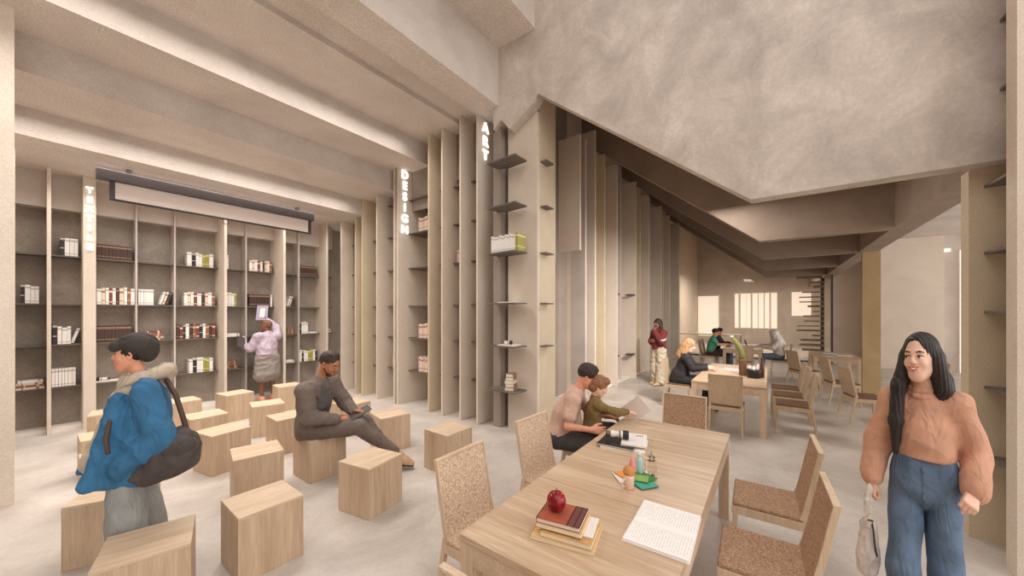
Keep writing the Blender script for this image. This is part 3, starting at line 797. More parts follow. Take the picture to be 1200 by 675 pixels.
mb = MB().lathe(pr_, 40)
mb.v = [(x*(1+.025*math.cos(5*math.atan2(y, x))), y*(1+.025*math.cos(5*math.atan2(y, x))), z) for x, y, z in mb.v]
mb.build('flesh', M['apple'], ap, smooth=True).modifiers.new('s', 'SUBSURF').render_levels = 1
MB().tube([(0, 0, .064), (.002, 0, .078), (.006, .002, .090)], [.0018, .0016, .0022], 8).build('stalk', M['plumc'], ap, smooth=True)

# mug, bottle, jar, booklets
M['orange'] = plain('orange_print', rgb(232,150,60), .5); M['teal'] = plain('teal_print', rgb(60,158,140), .5)
M['greenp'] = plain('green_print', rgb(70,130,60), .5); M['limep'] = plain('lime_print', rgb(140,176,90), .5)
G = 'bright booklets under the mug'
slab('booklet', (2.37, .77, .751), R(40), .15, .19, .006, M['white'], 'white booklet with rounded pages left under the mug', 'booklet')
slab('booklet', (2.40, .79, .758), R(60), .11, .15, .004, M['orange'], 'orange booklet peeking out behind the mug', 'booklet')
slab('booklet', (2.34, .68, .758), R(-35), .13, .17, .005, M['teal'], 'teal booklet right of the mug', 'booklet')
slab('booklet', (2.40, .69, .763), R(-20), .13, .13, .005, M['greenp'], 'dark green booklet under the blue bottle', 'booklet')
slab('booklet', (2.36, .71, .769), R(15), .09, .13, .004, M['limep'], 'lime green booklet beside the mug', 'booklet')
M['mug'] = plain('pink_ceramic', rgb(238,206,186), .35); M['cookie'] = plain('orange_crust', rgb(206,140,84), .7, var=.2, vscale=60, bump=.4, bscale=120)
mg = empty('mug', (2.225, .725, .751)); tag(mg, 'pale pink ceramic cup holding a crusty ball on the front table', 'mug')
MB().lathe([(.026, 0), (.030, .003), (.033, .07), (.033, .088), (.029, .088), (.028, .03), (.01, .012)], 28).build('cup', M['mug'], mg, smooth=True)
MB().tube([(-.030, .012, .068), (-.055, .022, .064), (-.060, .024, .042), (-.052, .021, .026), (-.029, .012, .022)], .005, 8).build('handle', M['mug'], mg, smooth=True)
sc_ = MB().lathe([(.01, .07), (.028, .078), (.036, .098), (.033, .122), (.018, .137), (.004, .141)], 24)
o = sc_.build('crusty_ball', M['cookie'], mg, smooth=True)
pk = MB().lathe([(.004, 0), (.018, .02), (.021, .045), (.012, .08), (.002, .10)], 16, (.028, -.012, .095)); pk.build('pink_swirl', plain('pink_cream', rgb(232,142,138), .5), mg, smooth=True)
M['blueb'] = plain('pale_blue_plastic', rgb(176,204,208), .25)
bt = empty('bottle', (2.445, .725, .769)); tag(bt, 'pale blue pump bottle standing behind the mug', 'bottle')
MB().lathe([(.022, 0), (.024, .004), (.024, .085), (.018, .10), (.010, .106), (.010, .118)], 24).build('flask', M['blueb'], bt, smooth=True)
MB().lathe([(.012, .118), (.012, .130), (.005, .133), (.005, .150)], 16).build('cap', M['white'], bt, smooth=True)
MB().tube([(0, 0, .148), (-.012, .012, .150), (-.022, .022, .144)], .004, 8).build('spout', M['white'], bt, smooth=True)
m, nt, b = new_mat('clear_glass'); b.inputs['Transmission Weight'].default_value = 1; b.inputs['Roughness'].default_value = .03; b.inputs['Base Color'].default_value = (.93, .9, .85, 1); b.inputs['IOR'].default_value = 1.3
M['clear'] = m
jr = empty('glass_jar', (2.50, .665, .751)); tag(jr, 'square clear glass jar with a wire clip beside the pump bottle', 'jar')
MB().box(-.032, .032, -.032, .032, 0, .10).build('body', M['clear'], jr, bevel=.009, seg=3)
MB().lathe([(.024, .10), (.022, .112), (.026, .116), (.026, .124)], 20).build('neck', M['clear'], jr, smooth=True)
MB().tube([(-.028, 0, .09), (-.032, 0, .12), (-.012, 0, .148), (.012, 0, .148), (.032, 0, .12), (.028, 0, .09)], .0018, 6).build('wire_clip', M['steel'], jr, smooth=True)

# cactus and pot on the middle table, papers
M['cactus'] = plain('cactus_green', rgb(118,116,62), .7, bump=.5, bscale=90, var=.15, vscale=20)
M['clay'] = plain('brown_clay', rgb(122,90,62), .7)
cp = empty('potted_cactus', (7.45, .42, .75)); tag(cp, 'tall curved green cactus in a brown pot on the middle table', 'plant')
MB().lathe([(.05, 0), (.056, .01), (.062, .26), (.066, .27), (.066, .29), (.055, .29), (.05, .25)], 24).build('pot', M['clay'], cp, smooth=True)
mb = MB(); pts = [(.0, 0, .24), (-.0, .01, .38), (.0, .05, .5), (.0, .11, .60), (.0, .16, .67)]; 
mb.tube(pts, [.042, .048, .046, .038, .018], 24)
mb.v = [v for v in mb.v]; mb.build('stem', M['cactus'], cp, smooth=True)
for i in range(6):
    a = i*PI/3; fl = MB().tube([(0, .16, .66), (.03*math.cos(a), .165+.03*math.sin(a), .70)], [.012, .003], 6); fl.build('petal', M['screen'], cp)
bp_ = empty('round_pot', (7.30, .25, .75)); tag(bp_, 'round dark pot with white napkins in front of the cactus', 'pot')
MB().lathe([(.09, 0), (.105, .02), (.108, .12), (.10, .15), (.09, .15), (.085, .03)], 28).build('bowl', M['black'], bp_, smooth=True)
nk = MB()
for i in range(7):
    a = i*.9; nk.hexa([(.05*math.cos(a)-.03, .05*math.sin(a)-.02, .13), (.05*math.cos(a)+.03, .05*math.sin(a)-.02, .13), (.05*math.cos(a)+.03, .05*math.sin(a)+.02, .13), (.05*math.cos(a)-.03, .05*math.sin(a)+.02, .13)],
                      [(.08*math.cos(a)-.03, .08*math.sin(a), .19+.01*i), (.08*math.cos(a)+.02, .08*math.sin(a), .20), (.08*math.cos(a)+.02, .08*math.sin(a)+.01, .20), (.08*math.cos(a)-.03, .08*math.sin(a)+.01, .19+.01*i)])
nk.build('napkin', M['white'], bp_)
bb = empty('small_bottle', (7.40, .14, .75)); tag(bb, 'small dark brown bottle beside the round dark pot', 'bottle')
MB().lathe([(.03, 0), (.034, .01), (.034, .2), (.02, .25), (.016, .33), (.018, .34)], 18).build('flask', plain('brown_glass', rgb(88,44,34), .25), bb, smooth=True)
def sheet(x, y, z, rz, label, lx=.3, ly=.21, group=None):
    o = MB().box(-lx/2, lx/2, -ly/2, ly/2, 0, .004).build('paper_sheet', M['white'], None); o.location = (x, y, z); o.rotation_euler = (0, 0, rz)
    tag(o, label, 'paper', group)
open_book('open_book', (8.0, .65, .751), R(60), .3, .2, 'open grey-white magazine on the middle table near the blonde woman', M['screen'])
sheet(12.0, -1.15, .751, .2, 'white paper at the left end of the side table behind the ochre column'); sheet(12.4, -1.5, .751, -.1, 'white paper in the middle of the side table behind the ochre column', .5, .3)
sheet(12.7, -1.25, .757, 0, 'white paper against the far edge of the side table', .4, .3)
sl = empty('laptop', (13.9, .55, .751), R(10)); tag(sl, 'open dark laptop on the far table', 'laptop')
MB().box(-.17, .17, -.12, .12, 0, .018).build('keyboard_base', M['dark'], sl)
MB().hexa([(-.17, .12, .018), (.17, .12, .018), (.17, .128, .018), (-.17, .128, .018)], [(-.17, .17, .23), (.17, .17, .23), (.17, .178, .23), (-.17, .178, .23)]).build('screen', M['plumc'], sl)
# ------------------------------------------------------------------ implicit-surface modeller for people
import openvdb
V3 = lambda *a: np.array(a, dtype=np.float64)
def nrm(v): v = np.asarray(v, float); return v/(np.linalg.norm(v)+1e-12)
BIG = .05
class SDF:
    def __init__(s): s.p = []
    def cone(s, a, b, ra, rb, k=.02, flat=None, f=1.0, sub=False):
        """tapered capsule; flat = direction in which the section is squeezed by f"""
        s.p.append(('cone', V3(*a), V3(*b), ra, rb, None if flat is None else nrm(flat), f, k, sub)); return s
    def chain(s, pts, rs, k=.02, flat=None, f=1.0):
        for i in range(len(pts)-1): s.cone(pts[i], pts[i+1], rs[i], rs[i+1], k, flat, f)
        return s
    def ell(s, c, r, rot=None, k=.02, sub=False):
        s.p.append(('ell', V3(*c), V3(*r), np.eye(3) if rot is None else np.array(rot, float), k, sub)); return s
    def plane(s, p0, n, k=.004):
        """keep the side n points away from"""
        s.p.append(('plane', V3(*p0), nrm(n), k)); return s
    def bounds(s):
        lo = np.full(3, 1e9); hi = -lo
        for q in s.p:
            if q[0] == 'cone' and not q[8]:
                r = max(q[3], q[4]); lo = np.minimum(lo, np.minimum(q[1], q[2])-r); hi = np.maximum(hi, np.maximum(q[1], q[2])+r)
            elif q[0] == 'ell' and not q[5]:
                r = q[2].max(); lo = np.minimum(lo, q[1]-r); hi = np.maximum(hi, q[1]+r)
        return lo-.03, hi+.03
    def mesh(s, res, fold=0, fscale=30., seed=0, foldfn=None):
        lo, hi = s.bounds(); n = np.ceil((hi-lo)/res).astype(int)+1
        F = np.full(n, BIG, np.float32)
        ax = [lo[i]+np.arange(n[i])*res for i in range(3)]
        def win(l, h):
            sl = []
            for i in range(3):
                a = max(0, int((l[i]-lo[i])/res)); b = min(n[i], int((h[i]-lo[i])/res)+2)
                if b <= a: return None
                sl.append(slice(a, b))
            return tuple(sl)
        for q in s.p:
            if q[0] == 'plane':
                p0, nn, k = q[1:]
                X, Y, Z = np.meshgrid(*ax, indexing='ij', sparse=True)
                d = ((X-p0[0])*nn[0]+(Y-p0[1])*nn[1]+(Z-p0[2])*nn[2]).astype(np.float32)
                F = np.maximum(F, d); continue
            if q[0] == 'cone':
                _, a, b, ra, rb, fl, f, k, sub = q; r = max(ra, rb); m = r+.02+k
                w = win(np.minimum(a, b)-m, np.maximum(a, b)+m)
            else:
                _, c, rad, rot, k, sub = q; m = rad.max()+.02+k; w = win(c-m, c+m)
            if w is None: continue
            X, Y, Z = np.meshgrid(*[ax[i][w[i]] for i in range(3)], indexing='ij', sparse=True)
            if q[0] == 'cone':
                px, py, pz = X-a[0], Y-a[1], Z-a[2]; ab = b-a; L2 = float(ab@ab)+1e-12
                if fl is not None:
                    dn = (px*fl[0]+py*fl[1]+pz*fl[2])*(1/f-1); px = px+dn*fl[0]; py = py+dn*fl[1]; pz = pz+dn*fl[2]
                t = np.clip((px*ab[0]+py*ab[1]+pz*ab[2])/L2, 0, 1)
                d = np.sqrt((px-ab[0]*t)**2+(py-ab[1]*t)**2+(pz-ab[2]*t)**2)-(ra+(rb-ra)*t)
                if fl is not None: d = d*(.5+.5*f)
            else:
                px, py, pz = X-c[0], Y-c[1], Z-c[2]
                u = (px*rot[0][0]+py*rot[0][1]+pz*rot[0][2]); v = (px*rot[1][0]+py*rot[1][1]+pz*rot[1][2]); ww = (px*rot[2][0]+py*rot[2][1]+pz*rot[2][2])
                k0 = np.sqrt((u/rad[0])**2+(v/rad[1])**2+(ww/rad[2])**2)+1e-9
                k1 = np.sqrt((u/rad[0]**2)**2+(v/rad[1]**2)**2+(ww/rad[2]**2)**2)+1e-9
                d = k0*(k0-1)/k1
            d = d.astype(np.float32); G = F[w]
            if sub:
                h = np.clip(.5-.5*(G+d)/k, 0, 1); F[w] = G*(1-h)-d*h+k*h*(1-h)
            else:
                h = np.clip(.5+.5*(G-d)/k, 0, 1); F[w] = G*(1-h)+d*h-k*h*(1-h)
        c = res*3; F = np.clip(F, -c, c)
        F[0], F[-1] = c, c; F[:, 0], F[:, -1] = c, c; F[:, :, 0], F[:, :, -1] = c, c
        g = openvdb.FloatGrid(c); g.copyFromArray(F, tolerance=0.0)
        pts, tri, quad = g.convertToPolygons(isovalue=0.0, adaptivity=0.0)
        pts = pts.astype(np.float64)*res+lo
        # normals
        def fn(idx):
            A = pts[idx[:, 0]]; B_ = pts[idx[:, 1]]; C_ = pts[idx[:, 2]]; return np.cross(B_-A, C_-A)
        vn = np.zeros_like(pts)
        for idx in (tri, quad):
            if len(idx):
                nn = fn(idx)
                for j in range(idx.shape[1]): np.add.at(vn, idx[:, j], nn)
        vn /= np.linalg.norm(vn, axis=1, keepdims=True)+1e-12
        # orientation: the field must grow along the normal
        ii = np.clip(((pts+vn*res-lo)/res).round().astype(int), 0, n-1); jj = np.clip(((pts-vn*res-lo)/res).round().astype(int), 0, n-1)
        if (F[ii[:, 0], ii[:, 1], ii[:, 2]]-F[jj[:, 0], jj[:, 1], jj[:, 2]]).mean() < 0:
            vn = -vn; tri = tri[:, ::-1]; quad = quad[:, ::-1]
        if fold:
            rg = np.random.RandomState(seed); d = np.zeros(len(pts))
            for i in range(7):
                kx = rg.normal(size=3)*fscale*1.25*(.5+.5*i/3); ph = rg.rand()*6.28
                wp = np.sin(pts@(rg.normal(size=3)*fscale*.4)+rg.rand()*6)
                d += np.sin(pts@kx+ph+1.6*wp)/(1+i*.35)
            d = 1-np.abs(np.clip(d/1.6, -2, 2))
            pts = pts+vn*(d*fold*2.0)[:, None]
        if foldfn is not None: pts = pts+vn*foldfn(pts)[:, None]
        return pts, tri, quad
    def build(s, name, mat, parent, res, fold=0, fscale=30., seed=0, foldfn=None, subd=0):
        pts, tri, quad = s.mesh(res, fold, fscale, seed, foldfn)
        me = bpy.data.meshes.new(name)
        fs = [tuple(map(int, t)) for t in quad]+[tuple(map(int, t)) for t in tri]
        me.from_pydata(pts.tolist(), [], fs); me.materials.append(mat)
        me.polygons.foreach_set('use_smooth', [True]*len(me.polygons)); me.update()
        o = bpy.data.objects.new(name, me); COL.objects.link(o); o.parent = parent
        return o

def rotm(fwd, up=(0, 0, 1)):
    """rows: right, forward, up"""
    f = nrm(fwd); r = nrm(np.cross(f, up)); u = np.cross(r, f); return np.array([r, f, u])

def add_head(B, H, R_, s=1.0, female=False, detail=True, smile=0, closed=False):
    P = lambda x, y, z: tuple(H+s*(x*R_[0]+y*R_[1]+z*R_[2]))
    E = lambda c, r, k, sub=False: B.ell(P(*c), [q*s for q in r], R_, k*s, sub)
    jw = .92 if female else 1.0
    E((0, -.012, .030), (.076, .094, .090), .02)
    E((0, .022, -.030), (.062*jw, .066, .078), .03)
    B.cone(P(0, .056, -.088), P(0, .060, -.092), .021*s*jw, .021*s*jw, .035*s)
    for sx in (-1, 1):
        B.cone(P(sx*.046*jw, .002, -.052), P(sx*.020, .048, -.088), .018*s, .016*s, .03*s)
        E((sx*.034, .062+.002*smile, -.026), (.022, .020, .020), .02)
        E((sx*.077, -.006, -.006), (.009, .017, .030), .006)
        E((sx*.079, .000, -.004), (.006, .009, .016), .004, True)
    if detail:
        E((0, .076, .026), (.050, .013, .011), .018)
        for sx in (-1, 1): E((sx*.031, .096, .004), (.020, .018, .011), .010, True)
        for sx in (-1, 1):
            if closed: E((sx*.031, .0745, .003), (.0150, .0130, .0110), .003)
            else: E((sx*.031, .0735, .0125), (.0165, .0135, .0062), .003); E((sx*.031, .0730, -.0055), (.0150, .0125, .0050), .003)
        B.cone(P(0, .086, .014), P(0, .104, -.020), .0075*s, .0105*s, .010*s)
        for sx in (-1, 1): E((sx*.011, .094, -.025), (.0075, .009, .0065), .006)
        E((0, .083, -.050), (.026, .014, .016), .012)
    else:
        B.cone(P(0, .082, .012), P(0, .102, -.020), .010*s, .013*s, .012*s)

def add_hand(B, Wr, d, n, side, curl=.4, s=1.0, spread=.06, thumb_in=0.3, open_=None):
    """Wr wrist, d direction to finger tips, n the way the palm faces, side +1 right hand, -1 left"""
    d = nrm(d); n = nrm(np.asarray(n, float)-d*(np.asarray(n, float)@d)); t = side*np.cross(d, n)
    Wr = np.asarray(Wr, float)
    curls = open_ if open_ else [curl*.9, curl, curl*1.05, curl*1.15]
    lens = [.068, .076, .070, .056]; offs = [.030, .010, -.010, -.028]
    for i in range(4):
        base = Wr+s*(d*(.088-.004*abs(i-1))+t*offs[i])
        B.cone(Wr+s*(d*.012+t*offs[i]*.55), base, .015*s, .0115*s, .012*s)
        p = base; a = 0; dd = d+t*(1.5-i)*spread
        for j, (fr, r0, r1) in enumerate(((.45, .0098, .0088), (.30, .0088, .0080), (.25, .0080, .0066))):
            a += curls[i]*(.8, 1.1, .8)[j]
            v = nrm(nrm(dd)*math.cos(a)+n*math.sin(a)); q = p+v*lens[i]*fr*s
            B.cone(p, q, r0*s, r1*s, .003*s); p = q
    b0 = Wr+s*(d*.022+t*.022+n*.004); b1 = b0+s*.042*nrm(d*.75+t*(.75-thumb_in)+n*(.15+thumb_in*.6)); 
    b2 = b1+s*.032*nrm(d*.95+t*(.35-thumb_in)+n*(.1+thumb_in*.5)); b3 = b2+s*.026*nrm(d*1+t*(.12-thumb_in*.8)+n*(.1+thumb_in*.5))
    B.cone(b0, b1, .0165*s, .0122*s, .010*s); B.cone(b1, b2, .0118*s, .0102*s, .004*s); B.cone(b2, b3, .0102*s, .0080*s, .003*s)

def shoe(root, A, toe, mat, sole, s=1.0, res=.006, L=.17, name='shoe'):
    toe = nrm(toe); A = np.asarray(A, float); B = SDF()
    up = np.array([0, 0, 1.]); up = nrm(up-toe*(up@toe)); rr_ = np.cross(toe, up)
    heel = A-toe*.045*s-up*.045*s; ball = A+toe*L*.62*s-up*.052*s; tip = A+toe*L*s-up*.058*s
    B.cone(A+up*.0*s, A-up*.03*s, .042*s, .044*s, .02); B.cone(heel, ball, .040*s, .046*s, .02); B.cone(ball, tip, .046*s, .034*s, .02)
    B.cone(A+toe*.02*s, ball+up*.005, .040*s, .036*s, .03)
    B.plane(A-up*.082*s, -up)
    o = B.build(name, mat, root, res)
    S = SDF(); S.cone(heel-up*.03*s, ball-up*.025*s, .044*s, .05*s, .01); S.cone(ball-up*.025*s, tip-up*.02*s, .05*s, .038*s, .01)
    S.plane(A-up*.088*s, -up); S.plane(A-up*.072*s, up); S.build('sole', sole, o, res)
    return o

def body_core(J, s, female=False):
    """skin body: torso, limbs, neck, head, hands in one continuous surface"""
    B = SDF(); Xp, Xc = nrm(J.get('Xp', (1, 0, 0))), nrm(J.get('Xc', (1, 0, 0)))
    P, C, K = V3(*J['P']), V3(*J['C']), V3(*J['N'])
    zp = nrm(C-P); Rp = np.array([Xp, np.cross(zp, Xp), zp]); zc = nrm(K-C); Rc = np.array([Xc, np.cross(zc, Xc), zc])
    w = .93 if female else 1.0
    B.ell(P, [.150*s, .100*s, .11*s], Rp, .05*s); B.ell((P+C)/2, [.125*s*w, .090*s, .13*s], Rp, .06*s); B.ell(C, [.150*s*w, .105*s, .16*s], Rc, .06*s)
    return B, P, C, K, Rp, Rc
def torso_cloth(J, s, g, female=False, waist=None, hem=None):
    B = SDF(); Xp, Xc = nrm(J.get('Xp', (1, 0, 0))), nrm(J.get('Xc', (1, 0, 0)))
    P, C, K = V3(*J['P']), V3(*J['C']), V3(*J['N'])
    zp = nrm(C-P); Rp = np.array([Xp, np.cross(zp, Xp), zp]); zc = nrm(K-C); Rc = np.array([Xc, np.cross(zc, Xc), zc])
    w = .93 if female else 1.0
    B.ell(C, [(.155*w)*s+g, .108*s+g, .17*s+g], Rc, .06*s); B.ell((P+C)/2, [.132*s*w+g, .095*s+g, .14*s+g], Rp, .06*s)
    B.cone(J['shL'], J['shR'], .055*s+g*.7, .055*s+g*.7, .05*s)
    B.cone(K, K-zc*.05, .058*s+g*.4, .075*s+g*.4, .04*s)
    return B, P, C, K, Rp, Rc

def make_person(name, label, J, M_, loc, rz, s=1.0, female=False, res=.006, top=None, bottom=None, hair=None, shoes=None, cat='person', face=True, group=None):
    """J in metres, figure faces +y, x is the figure's right"""
    root = empty(name, loc, rz); tag(root, label, cat, group)
    B, P, C, K, Rp, Rc = body_core(J, s, female)
    H = V3(*J['H']); RH = rotm(J.get('hf', (0, 1, 0)), J.get('hu', (0, 0, 1))); hs = J.get('hs', s)
    B.cone(K-(K-C)*.15, H-RH[2]*.05*hs-RH[1]*.018*hs, .056*s, .050*hs*(.9 if female else 1), .03*s)
    B.cone(J['shL'], J['shR'], .050*s, .050*s, .05*s)
    add_head(B, H, RH, hs, female, face, J.get('smile', 0), J.get('closed', False))
    for sd, q in ((1, 'R'), (-1, 'L')):
        sh, el, wr = J['sh'+q], J['el'+q], J['wr'+q]
        B.cone(sh, el, .046*s, .037*s, .03*s); B.cone(el, wr, .039*s, .026*s, .02*s)
        hd = J.get('hd'+q, nrm(V3(*wr)-V3(*el))); hn = J.get('hn'+q, (-sd, 0, 0))
        B.cone(wr, V3(*wr)+nrm(hd)*.02*s, .026*s, .022*s, .01*s)
        add_hand(B, wr, hd, hn, sd, J.get('curl'+q, .35), s*J.get('hscale', 1), thumb_in=J.get('thumb'+q, .3), open_=J.get('open'+q))
        hp = P+sd*Rp[0]*.088*s-Rp[2]*.03*s; kn, an = J['kn'+q], J['an'+q]
        B.cone(hp, kn, .080*s, .052*s, .03*s); B.cone(kn, an, .052*s, .036*s, .02*s)
        ft = nrm(J.get('ft'+q, (0, 1, 0)))
        if not (shoes is None and J.get('nofeet')):
            B.cone(V3(*an)-V3(0, 0, .035*s)-ft*.02*s, V3(*an)+ft*.13*s-V3(0, 0, .05*s), .028*s, .024*s, .02*s)
    body = B.build('body', M_['skin'], root, res)
    # clothes
    if top:
        g = top.get('g', .012); T, *_ = torso_cloth(J, s, g, female)
        if top.get('full', True): T.ell(P+Rp[2]*.03*s, [.158*s+g, .108*s+g, .11*s+g], Rp, .05*s)
        for a in top.get('extra', []): T.cone(*a)
        if 'hem' in top: T.plane(top['hem'][0], top['hem'][1])
        for q in 'LR':
            sh, el, wr = V3(*J['sh'+q]), V3(*J['el'+q]), V3(*J['wr'+q]); r = top.get('r', (.062, .052, .040))
            if top.get('sleeve', 'long') == 'long':
                e = wr+nrm(el-wr)*top.get('cuff', .03)*s
                T.cone(sh, el, r[0]*s, r[1]*s, .04*s); T.cone(el, e, r[1]*s, r[2]*s, .025*s)
                if top.get('plane', True): pass
            else:
                m_ = sh+(el-sh)*.62; T.cone(sh, m_, r[0]*s, r[1]*s, .04*s)
        if 'neck' in top: T.ell(*top['neck'], None, .01, True)
        if top.get('cut'):
            for q in top['cut']: T.ell(q[0], q[1], None, .008, True)
        T.build(top.get('name', 'shirt'), top['mat'], root, top.get('res', res), fold=top.get('fold', .003), fscale=top.get('fs', 22), seed=top.get('seed', 1), foldfn=top.get('fn'))
    if bottom:
        T = SDF(); g = bottom.get('g', .012)
        T.ell(P, [.155*s+g, .108*s+g, .10*s+g], Rp, .05*s); r = bottom.get('r', (.094, .07, .056))
        for sd, q in ((1, 'R'), (-1, 'L')):
            hp = P+sd*Rp[0]*.088*s-Rp[2]*.03*s; kn, an = V3(*J['kn'+q]), V3(*J['an'+q])
            e = an+nrm(kn-an)*bottom.get('up', .02)*s
            if bottom.get('short'): T.cone(hp, hp+(kn-hp)*bottom['short'], r[0]*s, r[1]*s, .03*s)
            else: T.cone(hp, kn, r[0]*s, r[1]*s, bottom.get('k', .03)*s); T.cone(kn, e, r[1]*s, r[2]*s, .02*s)
        for a in bottom.get('extra', []): T.cone(*a)
        if 'waist' in bottom: T.plane(bottom['waist'], Rp[2])
        if 'floor' in bottom: T.plane((0, 0, bottom['floor']), (0, 0, -1))
        T.build(bottom.get('name', 'trousers'), bottom['mat'], root, bottom.get('res', res), fold=bottom.get('fold', .003), fscale=bottom.get('fs', 18), seed=bottom.get('seed', 5))
    if shoes:
        for q in 'LR': shoe(root, J['an'+q], J.get('ft'+q, (0, 1, 0)), shoes[0], shoes[1], s, res)
    if hair:
        Hh = SDF(); W_ = lambda p: tuple(H+hs*(p[0]*RH[0]+p[1]*RH[1]+p[2]*RH[2]))
        for h in hair['add']:
            if h[0] == 'e': Hh.ell(W_(h[1]), [v*hs for v in h[2]], RH, .015*hs)
            elif h[0] == 'w': Hh.cone(h[1], h[2], h[3], h[4], .02)
            else: Hh.cone(W_(h[1]), W_(h[2]), h[3]*hs, h[4]*hs, .02*hs)
        for h in hair.get('sub', []): Hh.ell(W_(h[1]), [v*hs for v in h[2]], RH, .006*hs, True)
        Hh.build(hair.get('name', 'hair'), hair['mat'], root, hair.get('res', min(res, .005)), fold=hair.get('fold', .002), fscale=hair.get('fs', 70), seed=3, foldfn=hair.get('fn'))
    if face:
        E_ = SDF(); Wf = lambda x, y, z: tuple(H+hs*(x*RH[0]+y*RH[1]+z*RH[2]))
        if J.get('eyes', True):
            for sx in (-1, 1):
                cl = J.get('closed', False)
                e = SDF(); e.ell(Wf(sx*.031, .0735, .004), [(.0125 if not cl else .009)*hs]*3, RH, .004); eo = e.build('eye', M_['eyewhite'], root, .0022)
                i_ = SDF(); i_.ell(Wf(sx*.031+J.get('gaze', 0), .0827-.010*cl, .0035), [.0062*hs, .0042*hs, .0062*hs], RH, .003); i_.build('iris', M_['iris'], eo, .0012)
                l_ = SDF(); l_.cone(Wf(sx*.016, .081, .0100-.010*cl), Wf(sx*.031, .0885, .0105-.011*cl), .0018*hs, .0026*hs, .003); l_.cone(Wf(sx*.031, .0885, .0105-.011*cl), Wf(sx*.047, .076, .0075-.008*cl), .0026*hs, .0018*hs, .003)
                l_.build('eyelash', M_['brow'], root, .0015)
                b_ = SDF(); b_.cone(Wf(sx*.014, .0885, .026), Wf(sx*.032, .0900, .031), .0030*hs, .0036*hs, .003); b_.cone(Wf(sx*.032, .0900, .031), Wf(sx*.052, .0745, .026), .0036*hs, .0018*hs, .003)
                b_.build('eyebrow', M_['brow'], root, .0018)
        m_ = SDF(); sm = J.get('smile', 0)
        for z0, rr_ in ((-.0455, .0040), (-.0555-.006*sm, .0052)):
            m_.cone(Wf(-.019-.006*sm, .0870, -.050+.006*sm), Wf(0, .0975, z0), .0026*hs, rr_*hs, .002); m_.cone(Wf(0, .0975, z0), Wf(.019+.006*sm, .0870, -.050+.006*sm), rr_*hs, .0026*hs, .002)
        m_.build('lips', M_['lips'], root, .0016)
        if sm:
            t_ = SDF(); t_.cone(Wf(-.016, .091, -.051), Wf(0, .0965, -.0535), .0032*hs, .0046*hs, .002); t_.cone(Wf(0, .0965, -.0535), Wf(.016, .091, -.051), .0046*hs, .0032*hs, .002)
            t_.build('teeth', M_['teeth'], root, .0014)
    return root, H, RH, hs

def skinm(name, c, r=.5):
    m, nt, b = new_mat(name); b.inputs['Base Color'].default_value = (*c, 1); b.inputs['Roughness'].default_value = r
    b.inputs['Subsurface Weight'].default_value = .12; b.inputs['Subsurface Radius'].default_value = (.02, .008, .004); b.inputs['Subsurface Scale'].default_value = .4
    return m
MC = dict(eyewhite=plain('eye_white', rgb(236,230,224), .25), iris=plain('dark_iris', rgb(40,26,20), .2), brow=plain('dark_brow', rgb(44,32,28), .8), lips=plain('lip_rose', rgb(190,104,92), .45), teeth=plain('teeth', rgb(248,244,236), .3))
def mm(skin, **k): d = dict(MC); d['skin'] = skin; d.update(k); return d
SK1 = skinm('skin_warm', rgb(228,172,140)); SK2 = skinm('skin_brown', rgb(178,118,84)); SK3 = skinm('skin_deep', rgb(132,88,68)); SK4 = skinm('skin_light', rgb(236,192,168)); SK5 = skinm('skin_pinkish', rgb(226,160,130))
def cloth(name, c, var=.12, vs=9., bump=.25, bs=220., rough=.85, folds=.42, fsc=7.):
    m = plain(name, c, rough, var=var, vscale=vs, bump=bump, bscale=bs)
    nt = m.node_tree; b = nt.nodes['Principled BSDF']; old = b.inputs['Normal'].links[0].from_node
    tc = N(nt, 'ShaderNodeTexCoord'); no = N(nt, 'ShaderNodeTexNoise', Scale=fsc, Detail=2.5, Roughness=.5, Distortion=.9)
    mp = N(nt, 'ShaderNodeMapping'); mp.inputs['Scale'].default_value = (1.1, 1.1, .55); mp.inputs['Rotation'].default_value = (.3, .5, 0)
    nt.links.new(tc.outputs['Object'], mp.inputs['Vector']); nt.links.new(mp.outputs['Vector'], no.inputs['Vector'])
    rr2 = ramp(nt, [(.40, (0, 0, 0)), (.5, (1, 1, 1)), (.62, (.1, .1, .1))]); nt.links.new(no.outputs['Fac'], rr2.inputs['Fac'])
    bp = N(nt, 'ShaderNodeBump', Strength=folds, Distance=.014); nt.links.new(rr2.outputs['Color'], bp.inputs['Height'])
    nt.links.new(bp.outputs['Normal'], old.inputs['Normal']); return m
CL = dict(peach=cloth('peach_sweatshirt', rgb(208,157,130)), denim=cloth('blue_denim', rgb(98,120,146), .32, 6.), blue=cloth('blue_nylon', rgb(54,110,150), .16, 6., .1), cream=cloth('cream_fleece', rgb(198,182,162)), greytr=cloth('grey_sweatpants', rgb(150,152,150)),
 suit=cloth('grey_brown_suit', rgb(112,98,90), .1), tee=cloth('dark_grey_tee', rgb(84,78,76)), lilac=cloth('lilac_cotton', rgb(190,174,188)), greyskirt=cloth('grey_wool', rgb(148,138,130)), pinktee=cloth('dusty_pink_tee', rgb(208,172,154)),
 olive=cloth('olive_knit', rgb(128,104,62)), char=cloth('charcoal_cloth', rgb(70,64,62)), burg=cloth('burgundy_jacket', rgb(118,48,50)), sand=cloth('sand_trousers', rgb(204,190,166)), black=cloth('black_knit', rgb(44,40,42)), green=cloth('sea_green_tee', rgb(86,160,130)),
 whit=cloth('white_cloth', rgb(228,220,212)), bagg=cloth('dark_bag_fabric', rgb(78,70,68), .15), strap=plain('brown_strap', rgb(86,62,50), .7), cap=cloth('dark_cap_fabric', rgb(64,58,54), .1), jeans2=cloth('pale_jeans', rgb(104,120,142)))
